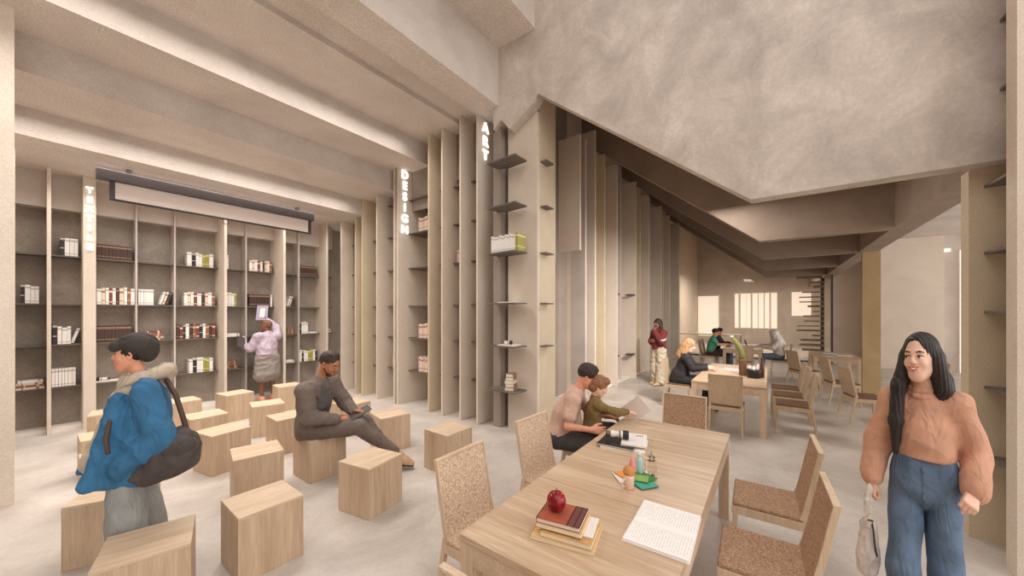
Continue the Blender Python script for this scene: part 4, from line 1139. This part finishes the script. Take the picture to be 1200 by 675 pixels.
HR = dict(black=plain('black_hair', rgb(38,28,26), .5, var=.3, vscale=40), brown=plain('brown_hair', rgb(146,98,68), .6, var=.25, vscale=40), blonde=plain('blonde_hair', rgb(176,134,96), .6, var=.2, vscale=40), dark=plain('dark_brown_hair', rgb(52,36,30), .6, var=.25, vscale=40))
SHO = (plain('tan_leather', rgb(196,162,126), .5), plain('dark_sole', rgb(70,54,46), .6))
SHW = (plain('white_leather', rgb(226,220,212), .5), plain('pale_sole', rgb(200,190,180), .6))
SHORT = dict(add=[('e', (0, -.018, .040), (.083, .101, .092)), ('e', (0, .008, .100), (.058, .052, .030))],
             sub=[('e', (0, .115, -.020), (.085, .078, .112)), ('e', (0, .02, -.130), (.12, .12, .095)), ('e', (.095, .02, -.03), (.03, .045, .055)), ('e', (-.095, .02, -.03), (.03, .045, .055))])
def strands(amp, f, axis=(1, 0, 0), seed=0):
    rg = np.random.RandomState(seed)
    def fn(p):
        a = p[:, 0]*f+p[:, 1]*f*.8+.5*np.sin(p[:, 2]*5)
        return amp*(np.sin(a)+.5*np.sin(a*2.3+1))
    return fn

# ================================================================= 1 walking woman (right edge)
J = dict(P=(0, -.01, .93), C=(.0, -.015, 1.22), N=(0, -.01, 1.43), H=(.022, .035, 1.612), hs=1.06, hf=(.46, 1, .10), hu=(.08, 0, 1),
 shR=(.165, -.01, 1.375), shL=(-.165, -.01, 1.375), elR=(.245, -.03, 1.13), elL=(-.255, -.06, 1.13), wrR=(.285, .05, .93), wrL=(-.215, .12, .985),
 hdR=(.0, .10, -1), hnR=(-.6, -.6, 0), curlR=1.15, thumbR=.6, hdL=(.25, .75, -.35), hnL=(.5, -.2, -.8), curlL=1.35, thumbL=.7,
 knR=(.112, .09, .50), knL=(-.108, -.01, .50), anR=(.105, .06, .09), anL=(-.10, -.16, .11), ftR=(.1, 1, 0), ftL=(-.1, 1, -.15), smile=1, gaze=.004)
wx, wy = 2.79, -.645
WALK = math.atan2(-.5922, -.8058)  # towards camera position
lbl = 'smiling woman with long dark hair walking in a peach sweatshirt and blue jeans'
p, H, RH, hs = make_person('person', lbl, J, mm(SK4, lips=plain('lip_coral', rgb(196,92,84), .4)), (wx, wy, 0), math.radians(170)-PI/2, 1.0, True, .005,
 top=dict(mat=CL['peach'], name='sweatshirt', g=.014, r=(.068, .074, .066), cuff=.035, full=False, fold=.0042, fs=13, seed=4,
   extra=[((-.0, .0, 1.18), (.0, .0, 1.12), .150, .142, .05, (0, 1, 0), .72), ((.005, .0, 1.455), (.012, .010, 1.475), .074, .071, .02), ((.012, .01, 1.49), (.014, .014, 1.50), .068, .066, .012)], hem=((0, 0, 1.10), (0, 0, -1))),
 bottom=dict(mat=CL['denim'], name='jeans', g=.012, k=.008, r=(.094, .084, .088), fold=.004, fs=11, floor=.03, up=-.02, extra=[((-.07, 0, 1.0), (.07, 0, 1.0), .105, .105, .05, (0, 1, 0), .95), ((-.05, 0, 1.09), (.05, 0, 1.09), .098, .098, .04, (0, 1, 0), .95)], waist=(0, 0, 1.13)),
 shoes=SHW,
 hair=dict(mat=HR['black'], res=.004, fold=0, fn=strands(.0018, 260),
   add=[('e', (0, -.024, .042), (.087, .104, .092)), ('c', (-.066, -.02, .0), (-.088, -.045, -.14), .042, .048), ('c', (.070, .015, .02), (.078, .025, -.10), .030, .030), ('c', (-.03, -.075, 0), (-.03, -.10, -.2), .065, .08),
        ('w', (.095, .03, 1.60), (.135, .065, 1.46), .036, .040), ('w', (.135, .065, 1.46), (.150, .095, 1.28), .040, .038), ('w', (.150, .095, 1.28), (.150, .100, 1.12), .038, .018), ('w', (-.10, -.02, 1.50), (-.125, .0, 1.36), .046, .040), ('w', (-.02, -.09, 1.45), (-.03, -.115, 1.2), .09, .06), ('w', (.09, -.03, 1.62), (.115, .03, 1.5), .035, .036)],
   sub=[('e', (.006, .112, -.004), (.073, .078, .116))]))
p.scale = (.69, .88, 1)
# hand-held bag
s_ = SDF()
for i in range(20):
    a0, a1 = i*PI/10, (i+1)*PI/10; q = lambda a: (.012+.066*math.cos(a), .006+.060*math.sin(a), 1.468-.018*math.sin(a)); s_.cone(q(a0), q(a1), .017, .017, .006)
    q = lambda a: (.010+.076*math.cos(a), .002+.070*math.sin(a), 1.438-.022*math.sin(a)); s_.cone(q(a0), q(a1), .014, .014, .006)
s_.build('turtleneck_collar', CL['peach'], p, .004, fold=.0015, fscale=40)
s_ = SDF(); s_.cone((-.0, .0, 1.117), (0, 0, 1.111), .142, .142, .01, (0, 1, 0), .74); s_.plane((0, 0, 1.098), (0, 0, -1)); s_.plane((0, 0, 1.130), (0, 0, 1)); s_.build('sweatshirt_hem', cloth('peach_rib', rgb(178,118,92)), p, .005, fold=.001)
mbz = MB()
for i in range(4): mbz.lathe([(.006, 0), (.006, .004)], 10, (.012, .124, 1.04-.035*i))
mbz.build('jeans_buttons', M['bronze'], p)
s_ = SDF(); s_.cone((.012, .112, 1.06), (.010, .122, .90), .010, .006, .004, (0, 1, 0), .5); s_.build('fly_seam', CL['denim'], p, .003)
bag = empty('handbag', (0, 0, 0)); tag(bag, 'small pale white bag with dark clasp hanging from the right hand of the walking woman', 'bag')
bag.location = p.location; bag.rotation_euler = p.rotation_euler; bag.scale = p.scale
s_ = SDF(); s_.cone((.300, .06, .66), (.300, .06, .50), .048, .058, .02, (0, 1, 0), .5); s_.cone((.300, .06, .50), (.305, .06, .44), .058, .060, .03, (0, 1, 0), .55); s_.build('pouch', CL['whit'], bag, .005, fold=.004, fscale=24)
s_ = SDF(); s_.cone((.296, .085, .885), (.300, .06, .66), .022, .026, .01, (0, 1, 0), .3); s_.build('gathered_neck', CL['whit'], bag, .004, fold=.003, fscale=40)
MB().tube([(.280, .075, .70), (.270, .10, .66), (.262, .10, .58), (.250, .09, .52)], .006, 8).build('strap', CL['char'], bag, smooth=True)
MB().tube([(.270, .09, .705), (.33, .07, .70)], .005, 8).build('clasp', CL['strap'], bag, smooth=True)
er = MB().tube([tuple(H+(-.079)*RH[0]+.002*RH[1]+z*RH[2]) for z in (-.035, -.06, -.10)], [.002, .0045, .0025], 6); er.build('earring', plain('gold_metal', rgb(222,180,110), .3, .8), p, smooth=True)

# ================================================================= 2 man in blue jacket (left)
J = dict(P=(0, .02, .91), C=(0, -.06, 1.16), N=(0, -.065, 1.375), H=(0, .045, 1.565), hf=(-.08, 1, .02),
 shR=(.19, -.08, 1.31), shL=(-.19, -.08, 1.31), elR=(.26, -.10, 1.02), elL=(-.26, -.185, 1.02), wrR=(.2, .10, .86), wrL=(-.20, .075, .86), hdL=(.2, .8, -.3), hnL=(1, 0, 0), curlL=.5, curlR=.5, hdR=(-.2, .8, -.3),
 knR=(.11, -.02, .48), knL=(-.11, .05, .49), anR=(.12, -.12, .09), anL=(-.12, .0, .09))
leftdir = math.radians(166)
p, H, RH, hs = make_person('person', 'man in a blue puffer jacket, dark cap and grey trousers looking left', J, mm(SK5), (.44, 3.56, 0), leftdir-PI/2, 1.0, False, .005,
 top=dict(mat=CL['blue'], name='jacket', g=.045, r=(.095, .092, .075), cuff=.0, full=True, fold=.006, fs=15, seed=8,
   extra=[((-.06, -.05, 1.1), (-.06, .0, .84), .17, .205, .05, (1, 0, 0), .95), ((.06, -.05, 1.1), (.06, .0, .84), .17, .205, .05, (1, 0, 0), .95),
          *[((-.12, .09, 1.27), (-.16-.01*i, .12+.035*i, .76+.004*i), .035, .040, .05) for i in range(5)], *[((.12, .09, 1.27), (.15, .16+.05*i, .76), .033, .036, .05) for i in range(5)]],
   hem=((0, .1, .735), (0, .12, -1)), cut=[((0, .30, 1.0), (.085, .20, .42))]),
 bottom=dict(mat=CL['greytr'], name='sweatpants', g=.02, r=(.125, .125, .115), fold=.006, fs=12, floor=.03), shoes=SHW,
 hair=dict(mat=HR['black'], add=[('e', (0, -.020, .030), (.082, .100, .085))], sub=[('e', (0, .115, -.035), (.085, .095, .12)), ('e', (0, .06, -.13), (.12, .12, .09)), ('e', (.095, .03, -.03), (.03, .04, .05)), ('e', (-.095, .03, -.03), (.03, .04, .05))]))
W_ = lambda x, y, z: tuple(H+(x*RH[0]+y*RH[1]+z*RH[2]))
s_ = SDF(); s_.ell(W_(0, -.048, .070), [.104, .135, .080], RH, .03); s_.ell(W_(0, -.11, .03), [.088, .078, .085], RH, .04); s_.cone(W_(-.03, .09, .055), W_(.03, .09, .055), .035, .035, .03)
s_.ell(W_(0, .05, -.045), [.12, .13, .075], RH, .01, True); s_.build('cap', CL['cap'], p, .005, fold=.002, fscale=30)
s_ = SDF(); s_.ell(W_(0, .085, .043), [.060, .045, .010], RH, .01); s_.build('cap_brim', CL['cap'], p, .004)
# hood + hoodie front
s_ = SDF()
for a0, a1 in ((i*PI/14, (i+1)*PI/14) for i in range(28)):
    q = lambda a: (.115*math.cos(a), -.055+.135*math.sin(a)-.03*(math.sin(a) < 0), 1.415-.035*math.sin(a))
    s_.cone(q(a0), q(a1), .036, .036, .02)
s_.cone((0, -.20, 1.41), (0, -.16, 1.36), .055, .06, .05); s_.cone((-.06, .07, 1.37), (-.05, .11, 1.25), .03, .03, .03); s_.cone((.06, .07, 1.37), (.05, .11, 1.25), .03, .03, .03)
s_.build('hood', CL['cream'], p, .005, fold=.003, fscale=22)
s_ = SDF(); s_.cone((0, .0, 1.3), (0, .02, .88), .13, .15, .04); [s_.cone((0, .10, 1.25), (-.02, .16+.045*i, .86), .05, .05, .04) for i in range(4)]; s_.build('hoodie', CL['cream'], p, .006, fold=.004, fscale=18)
# shoulder bag
p.scale = (.95, .76, 1)
bag = empty('shoulder_bag', tuple(p.location)); bag.rotation_euler = p.rotation_euler; bag.scale = p.scale; tag(bag, 'dark grey slouchy shoulder bag hanging behind the man in the blue jacket', 'bag')
s_ = SDF(); s_.ell((-.20, -.21, .885), [.10, .22, .14], rotm((0, 1, .35)), .03); s_.ell((-.20, -.31, .91), [.11, .13, .145], None, .06); s_.ell((-.20, -.11, .80), [.09, .14, .09], None, .05)
s_.build('bag_body', CL['bagg'], bag, .006, fold=.007, fscale=14, seed=2)
s_ = SDF(); s_.ell((-.24, -.27, .955), [.10, .155, .09], rotm((0, 1, .25)), .03); s_.build('bag_flap', CL['bagg'], bag, .006, fold=.004, fscale=16, seed=6)
MB().tube([(-.20, -.36, .98), (-.20, -.33, 1.10), (-.16, -.27, 1.28), (-.08, -.20, 1.38)], [.022, .02, .02, .02], 8).build('strap', CL['strap'], bag, smooth=True)
mb = MB(); mb.tube([(-.13, .10, 1.27), (-.19, .125, 1.17), (-.245, .14, 1.06), (-.29, .12, .98)], .017, 8); mb.build('strap', CL['strap'], bag, smooth=True)

# ================================================================= 3 seated man in suit
s = 1.1
J = dict(P=(0, -.02, .575), C=(0.02, -.005, .86), N=(.03, .06, 1.09), H=(.035, .16, 1.275), hs=1.14, hf=(.30, 1, -.50), Xp=(1, .0, 0), Xc=(.87, -.50, 0),
 shR=(.21, -.03, 1.01), shL=(-.16, .12, 1.03), elR=(.255, .03, .73), elL=(-.19, .27, .76), wrR=(.13, .28, .665), wrL=(-.04, .40, .70),
 hdR=(-.55, .85, .05), hnR=(-.5, .2, -.8), curlR=.55, hdL=(.15, .9, .0), hnL=(.7, .3, -.55), curlL=.6,
 knR=(.10, .50, .565), knL=(-.12, .50, .545), anR=(-.02, .90, .19), anL=(-.14, .84, .12), ftR=(-.05, 1, -.35), ftL=(-.1, 1, -.15), closed=True)
SUITLOC = (1.93, 4.20)
SUITDIR = math.radians(-46)
p, H, RH, hs = make_person('person', 'bearded man in a grey-brown suit sitting on a stool reading a tablet', J, mm(SK2, lips=plain('lip_brown', rgb(150,88,72), .5)), (SUITLOC[0], SUITLOC[1], 0), SUITDIR-PI/2, s, False, .006,
 top=dict(mat=CL['suit'], name='suit_jacket', g=.026, r=(.080, .074, .052), cuff=.025, fold=.0035, fs=15, seed=9, extra=[((.0, -.03, .8), (0, -.06, .58), .17, .175, .05, (0, 1, 0), .8), ((.0, -.10, .62), (0, -.10, .50), .13, .15, .05, (0, 1, 0), .6)], cut=[((.105, .19, .99), (.055, .095, .17))], hem=((0, 0, .452), (0, 0, -1))),
 bottom=dict(mat=CL['suit'], name='trousers', g=.02, r=(.098, .080, .052), fold=.0035, fs=14, up=.03), shoes=SHO,
 hair=dict(mat=HR['dark'], fold=.0015, add=[('e', (0, -.016, .038), (.079, .096, .088)), ('e', (0, .006, .104), (.056, .052, .024))], sub=SHORT['sub']))
s_ = SDF(); W_ = lambda x, y, z: tuple(H+hs*(x*RH[0]+y*RH[1]+z*RH[2]))
for sx in (-1, 1): s_.cone(W_(sx*.058, .012, -.040), W_(sx*.032, .050, -.086), .014*hs, .018*hs, .02)
s_.cone(W_(-.03, .062, -.088), W_(.03, .062, -.088), .020*hs, .020*hs, .02); s_.cone(W_(-.02, .086, -.036), W_(.02, .086, -.036), .0065*hs, .0065*hs, .008)
s_.build('beard', HR['dark'], p, .004, fold=.001, fscale=120)
s_ = SDF(); s_.ell((.045, .06, .88), [.13, .105, .19], rotm((.5, .87, .1)), .03); s_.cone((.03, .05, .98), (.03, .055, 1.05), .10, .070, .04); s_.build('tee_shirt', CL['tee'], p, .006, fold=.003)
# lapels
for sg in (-1, 1):
    rv, fv = V3(.87, -.5, 0), V3(.5, .87, 0); c0 = V3(.02, 0, 0)
    b0 = c0+rv*sg*.070+fv*.085+V3(0, 0, 1.075); b1 = c0+rv*sg*.070+fv*.150+V3(0, 0, .95); b2 = c0+rv*sg*.012+fv*.165+V3(0, 0, .80)
    s_ = SDF(); s_.cone(b0, b1, .024, .030, .01, fv, .4); s_.cone(b1, b2, .030, .010, .01, fv, .4); s_.build('lapel', cloth('suit_lapel', rgb(98,86,80)), p, .005)
tb = empty('tablet', tuple(p.location)); tb.rotation_euler = p.rotation_euler; tag(tb, 'dark tablet held in both hands by the man in the suit', 'tablet')
c_ = V3(.02, .48, .70); d1 = nrm((-.45, .75, .38)); d2 = nrm(np.cross(d1, (.3, -.3, 1))); dn = np.cross(d1, d2)
def slab3(c, d1, d2, dn, a, b, t0, t1):
    vs = [tuple(c+d1*x*a+d2*y*b+dn*z) for z in (t0, t1) for x, y in ((-1, -1), (1, -1), (1, 1), (-1, 1))]
    return MB().add(vs, [(0,3,2,1),(4,5,6,7),(0,1,5,4),(1,2,6,5),(2,3,7,6),(3,0,4,7)])
slab3(c_, d1, d2, dn, .125, .085, -.005, .005).build('case', M['dark'], tb, bevel=.003)
slab3(c_, d1, d2, dn, .112, .074, .005, .0062).build('glass', plain('tablet_glass', rgb(96,92,92), .15), tb)
slab3(c_, d1, d2, dn, .112, .074, -.0062, -.005).build('back_cover', M['steel'], tb)

# ================================================================= 4 person in lilac at the end bookcase
J = dict(P=(0, 0, .93), C=(0, .0, 1.19), N=(0, -.01, 1.42), H=(-.02, .02, 1.585), hf=(-.75, .75, .05), eyes=False,
 shR=(.18, 0, 1.36), shL=(-.18, 0, 1.36), elR=(.24, .14, 1.52), elL=(-.27, .10, 1.12), wrR=(.10, .24, 1.70), wrL=(-.28, .32, 1.17), hdR=(-.2, .1, 1), hnR=(0, 1, 0), curlR=.5, hdL=(-.1, 1, .2), hnL=(0, 0, 1), curlL=.5,
 knR=(.10, .02, .49), knL=(-.10, .02, .49), anR=(.10, -.02, .09), anL=(-.10, .02, .09))
p, H, RH, hs = make_person('person', 'person in a lilac shirt and grey skirt reaching at the end bookcase', J, mm(SK3, lips=MC['lips']), (2.98, 8.62, 0), math.radians(96)-PI/2, 1.0, False, .008, face=False,
 top=dict(mat=CL['lilac'], name='shirt', g=.028, r=(.085, .08, .06), fold=.004, extra=[((-.05, 0, 1.1), (-.05, 0, 1.0), .15, .15, .05)], hem=((0, 0, .98), (0, 0, -1))),
 bottom=dict(mat=CL['greyskirt'], name='skirt', g=.03, r=(.14, .15, .1), short=.85, extra=[((0, 0, .95), (0, 0, .60), .15, .19, .05)], fold=.005), shoes=(SK5, SK5),
 hair=dict(mat=plain('cropped_brown_hair', rgb(118,84,66), .7), add=[('e', (0, -.016, .034), (.078, .097, .090))], sub=SHORT['sub']))
bkl = empty('book', tuple(p.location)); bkl.rotation_euler = p.rotation_euler; tag(bkl, 'lilac magazine held up over the head of the person in lilac', 'book')
slab3(V3(.02, .27, 1.86), nrm((.15, .1, 1)), nrm((1, -.3, 0)), nrm((.2, 1, 0)), .16, .10, -.006, .006).build('cover', plain('lilac_cover', rgb(176,160,186), .5), bkl)
slab3(V3(.02, .262, 1.86), nrm((.15, .1, 1)), nrm((1, -.3, 0)), nrm((.2, 1, 0)), .10, .045, -.0075, -.004).build('cover_picture', M['white'], bkl)
b2_ = empty('book', tuple(p.location)); b2_.rotation_euler = p.rotation_euler; tag(b2_, 'open dark-edged magazine resting on the forearm of the person in lilac', 'book')
for sg in (-1, 1): slab3(V3(-.30+sg*.05, .36+sg*.04, 1.25), nrm((.2, .5, .6)), nrm((1, .7*sg, -.4)), nrm((-.3, -.4, .7)), .14, .07, -.004, .004).build('page', M['white'] if sg > 0 else CL['char'], b2_)
# ================================================================= 5 father  6 child
s = 1.0
J = dict(P=(0, .02, .58), C=(.0, .10, .84), N=(.0, .21, 1.04), H=(0, .31, 1.195), hf=(.0, 1, -.55), Xc=(1, 0, 0),
 shR=(.18, .17, .99), shL=(-.18, .17, .99), elR=(.25, .13, .74), elL=(-.22, .30, .78), wrR=(.235, .35, .72), wrL=(-.12, .50, .76), hdR=(-.25, 1, -.12), hnR=(-.8, -.2, -.2), curlR=.22, hdL=(.2, 1, 0), hnL=(.6, 0, -.6), curlL=.4, thumbR=.0, closed=True,
 knR=(.16, .46, .53), knL=(-.16, .46, .53), anR=(.17, .42, .09), anL=(-.17, .42, .09))
FX, FY, FD = 3.30, 1.83, math.radians(-67)
HFA = dict(mat=HR['dark'], add=[('e', (0, -.018, .042), (.084, .102, .094)), ('e', (0, .016, .104), (.060, .054, .032))], sub=SHORT['sub'])
p, H, RH, hs = make_person('person', 'dark-haired father in a dusty pink t-shirt seated with a child on his lap', J, mm(SK5), (FX, FY, 0), FD-PI/2, s, False, .006,
 top=dict(mat=CL['pinktee'], name='t_shirt', g=.018, r=(.070, .068, .05), sleeve='short', fold=.003, fs=18, hem=((0, 0, .50), (0, 0, -1))),
 bottom=dict(mat=CL['char'], name='trousers', g=.015, r=(.10, .082, .06), fold=.004), shoes=SHO, hair=HFA)
J = dict(P=(0, 0, .68), C=(.0, .02, .84), N=(.0, .04, .985), H=(.005, .075, 1.10), hs=.86, hf=(.12, 1, -.32), closed=True,
 shR=(.105, .05, .935), shL=(-.105, .05, .935), elR=(.10, .22, .865), elL=(-.14, .16, .82), wrR=(.02, .36, .845), wrL=(-.06, .30, .80), hdR=(-.1, 1, -.08), hnR=(-.3, 0, -1), curlR=.35, hdL=(.3, 1, 0), hnL=(.4, 0, -1), curlL=.4,
 knR=(.09, .24, .645), knL=(-.09, .24, .645), anR=(.09, .30, .40), anL=(-.09, .30, .40))
CX, CY = 3.42, 1.50
p, H, RH, hs = make_person('person', 'brown-haired child in an olive jumper pointing at a booklet', J, mm(SK4), (CX, CY, 0), math.radians(-58)-PI/2, .66, False, .005,
 top=dict(mat=CL['olive'], name='jumper', g=.014, r=(.066, .06, .05), cuff=.02, fold=.003, fs=24),
 bottom=dict(mat=CL['char'], name='trousers', g=.01, r=(.10, .08, .06), fold=.003), shoes=SHO,
 hair=dict(mat=HR['brown'], res=.005, fold=.002, add=[('e', (0, -.018, .040), (.090, .108, .098)), ('e', (0, .05, .085), (.068, .060, .045)), ('e', (0, -.06, -.02), (.080, .06, .07))],
   sub=[('e', (0, .125, -.045), (.078, .075, .095)), ('e', (0, .03, -.150), (.12, .12, .095)), ('e', (.10, .03, -.03), (.03, .035, .045)), ('e', (-.10, .03, -.03), (.03, .035, .045))]))
pg = empty('booklet', tuple(p.location)); pg.rotation_euler = p.rotation_euler; tag(pg, 'thin white booklet tilted up under the pointing fingers of the child', 'booklet')
cc = V3(-.045, .46, .86); e1 = nrm((.45, .55, .62)); e2 = nrm(np.cross(e1, (.75, -.1, .2))); en = np.cross(e1, e2)
slab3(cc, e1, e2, en, .125, .095, -.003, .003).build('cover', M['white'], pg); slab3(cc, e1, e2, en, .105, .075, .003, .0038).build('printed_page', M['page'], pg)

# ================================================================= 7 standing woman in burgundy, 8 blonde woman, 9-11 far sitters
LONG = lambda mat, zz: dict(mat=mat, fold=.003, fs=40, res=.008, add=[('e', (0, -.022, .040), (.092, .108, .096)), ('c', (0, -.07, -.02), (0, -.09, zz), .085, .075), ('c', (-.06, -.02, -.02), (-.07, -.04, zz*.7), .04, .05), ('c', (.06, -.02, -.02), (.07, -.04, zz*.7), .04, .05)], sub=[('e', (0, .115, -.03), (.068, .068, .10))])
J = dict(P=(0, 0, .93), C=(0, -.01, 1.19), N=(0, -.01, 1.41), H=(0, .04, 1.575), hf=(-.25, 1, -.05), shR=(.17, 0, 1.35), shL=(-.17, 0, 1.35), elR=(.21, .06, 1.10), elL=(-.24, .10, 1.12), wrR=(.02, .23, 1.14), wrL=(-.08, .20, 1.38), hdL=(.4, -.2, 1), hnL=(.5, -.6, 0), curlL=.7, hdR=(-1, .1, 0), hnR=(0, -1, 0),
 knR=(.10, .03, .49), knL=(-.10, .0, .49), anR=(.10, .0, .09), anL=(-.11, .06, .09))
p, H, RH, hs = make_person('person', 'standing woman in a burgundy jacket and sand trousers by the tall boards', J, mm(SK3), (9.62, 2.36, 0), math.radians(142)-PI/2, 1.02, True, .010, face=False,
 top=dict(mat=CL['burg'], name='jacket', g=.03, r=(.082, .08, .06), fold=.004, extra=[((0, 0, 1.1), (0, 0, .95), .15, .165, .05)], hem=((0, 0, .93), (0, 0, -1))),
 bottom=dict(mat=CL['sand'], name='trousers', g=.02, r=(.125, .12, .11), fold=.006, floor=.06), shoes=SHO, hair=LONG(HR['dark'], -.20))
s_ = SDF(); s_.cone((-.20, .03, 1.22), (-.245, .10, 1.15), .084, .086, .01); s_.plane((-.2, .03, 1.20), (.2, -.2, -1)); s_.plane((-.2, .03, 1.23), (-.2, .2, 1)); s_.build('white_stripe', CL['whit'], p, .008)

J = dict(P=(0, 0, .57), C=(0, .04, .83), N=(0, .09, 1.05), H=(0, .14, 1.205), hf=(.0, 1, -.35), shR=(.165, .07, .99), shL=(-.165, .07, .99), elR=(.20, .20, .78), elL=(-.21, .22, .80), wrR=(.15, .45, .805), wrL=(-.12, .46, .805), hdR=(-.1, 1, -.1), hnR=(0, 0, -1), curlR=.2, hdL=(.1, 1, -.1), hnL=(0, 0, -1), curlL=.2,
 knR=(.10, .44, .53), knL=(-.10, .44, .53), anR=(.10, .42, .09), anL=(-.10, .46, .09))
p, H, RH, hs = make_person('person', 'blonde woman in black sitting at the middle table', J, mm(SK4), (7.72, 1.46, 0), math.radians(-82)-PI/2, 1.03, True, .009, face=False,
 top=dict(mat=CL['black'], name='top', g=.016, r=(.062, .055, .045), fold=.003, extra=[((0, -.05, .62), (0, -.06, .52), .15, .16, .05)]), bottom=dict(mat=CL['black'], name='trousers', g=.012, r=(.092, .075, .065)), shoes=SHO, hair=LONG(HR['blonde'], -.24))

JS = dict(J); JS.update(hf=(0, 1, -.3), elR=(.21, .20, .82), wrR=(.12, .48, .84), elL=(-.20, .2, .80), wrL=(-.05, .44, .83))
make_person('person', 'dark-haired man in a sea green t-shirt sitting at the far table', JS, mm(SK5), (13.50, 1.66, 0), math.radians(-80)-PI/2, 1.05, False, .014, face=False,
 top=dict(mat=CL['green'], name='t_shirt', g=.02, r=(.07, .065, .05), sleeve='short'), bottom=dict(mat=CL['char'], g=.014), shoes=SHO, hair=dict(SHORT, mat=HR['black'], res=.01))
make_person('person', 'dark-haired man in black leaning in beside the one in green', JS, mm(SK5), (14.15, 1.60, 0), math.radians(-95)-PI/2, 1.05, False, .014, face=False,
 top=dict(mat=CL['black'], name='shirt', g=.02, r=(.07, .065, .05)), bottom=dict(mat=CL['jeans2'], g=.014), shoes=SHO, hair=dict(SHORT, mat=HR['black'], res=.01))
chair(ch_ply, 14.2, 1.75, -90, 'plain oak chair behind the one under the person in green', G3)
p, H, RH, hs = make_person('person', 'person in a white headscarf and pale blouse sitting at the far table', JS, mm(SK4), (13.45, -.18, 0), math.radians(100)-PI/2, 1.05, True, .013, face=False,
 top=dict(mat=CL['whit'], name='blouse', g=.02, r=(.072, .065, .05), fold=.005), bottom=dict(mat=CL['jeans2'], name='jeans', g=.014), shoes=SHO,
 hair=dict(mat=CL['whit'], name='headscarf', res=.01, fold=.004, fs=30, add=[('e', (0, -.015, .030), (.10, .115, .105)), ('c', (0, -.01, -.04), (0, .0, -.17), .10, .12), ('c', (0, -.06, -.1), (0, -.09, -.32), .09, .10)], sub=[('e', (0, .125, -.015), (.055, .06, .085))]))
# ------------------------------------------------------------------ camera, light
cam = bpy.data.cameras.new('camera'); co = bpy.data.objects.new('camera', cam); COL.objects.link(co)
AL = math.atan2(305, 415)
co.location = (0, 0, 1.85); co.rotation_euler = (PI/2, 0, AL-PI/2)
cam.sensor_width = 36; cam.lens = 415/1200*36; cam.shift_y = 29.5/1200; cam.clip_start = .05
SC.camera = co

w = bpy.data.worlds.new('world'); SC.world = w; w.use_nodes = True
bg = w.node_tree.nodes['Background']; bg.inputs['Color'].default_value = (1.0, .955, .915, 1); bg.inputs['Strength'].default_value = 1.45

def area(name, loc, size, energy, rot=(0,0,0), col=(1,.945,.89)):
    l = bpy.data.lights.new(name, 'AREA'); l.shape = 'RECTANGLE'; l.size, l.size_y = size; l.energy = energy; l.color = col
    o = bpy.data.objects.new(name, l); COL.objects.link(o); o.location = loc; o.rotation_euler = rot
    return o
def soffit_fill(x, y, z, sx, sy, e, spread=2.2):
    o = area('soffit_fill_light', (x, y, z), (sx, sy), e); o.data.spread = spread  # lamps added under the beams to brighten stools and floor
soffit_fill(1.8, 8.2, 4.04, 5, .7, 55); soffit_fill(1.6, 6.9, 4.38, 5, .8, 75); soffit_fill(1.6, 4.95, 5.18, 5, .8, 80)
dv = Vector((9.0, 3.2, .4))-Vector((5.5, -.3, 3.5))
o = area('board_fill_light', (5.5, -.3, 3.5), (1.0, .4), 42, tuple(dv.to_track_quat('-Z', 'Y').to_euler())); o.data.spread = 1.35  # added lamp, hidden behind the upper wall, brightens the hall boards
area('hall_fill_light', (7, .9, 4.0), (2.2, 1.2), 60)  # added fill lamp for the far hall, no fitting there
area('hall_fill_light', (21, 1.2, 4.0), (3, 3), 260)  # added fill lamp lifting the dark room behind the glass
area('side_fill_light', (10, -8.6, 2.3), (14, 3.6), 230, (PI/2, 0, 0), (1, .96, .92))  # unseen panel added at the side to brighten the hall
SC.view_settings.view_transform = 'Standard'; SC.view_settings.look = 'None'
SC.view_settings.gamma = 1; SC.view_settings.use_curve_mapping = False
SC.view_settings.exposure = 0.3
SC.cycles.use_denoising = True
SC.cycles.max_bounces = 8; SC.cycles.diffuse_bounces = 5
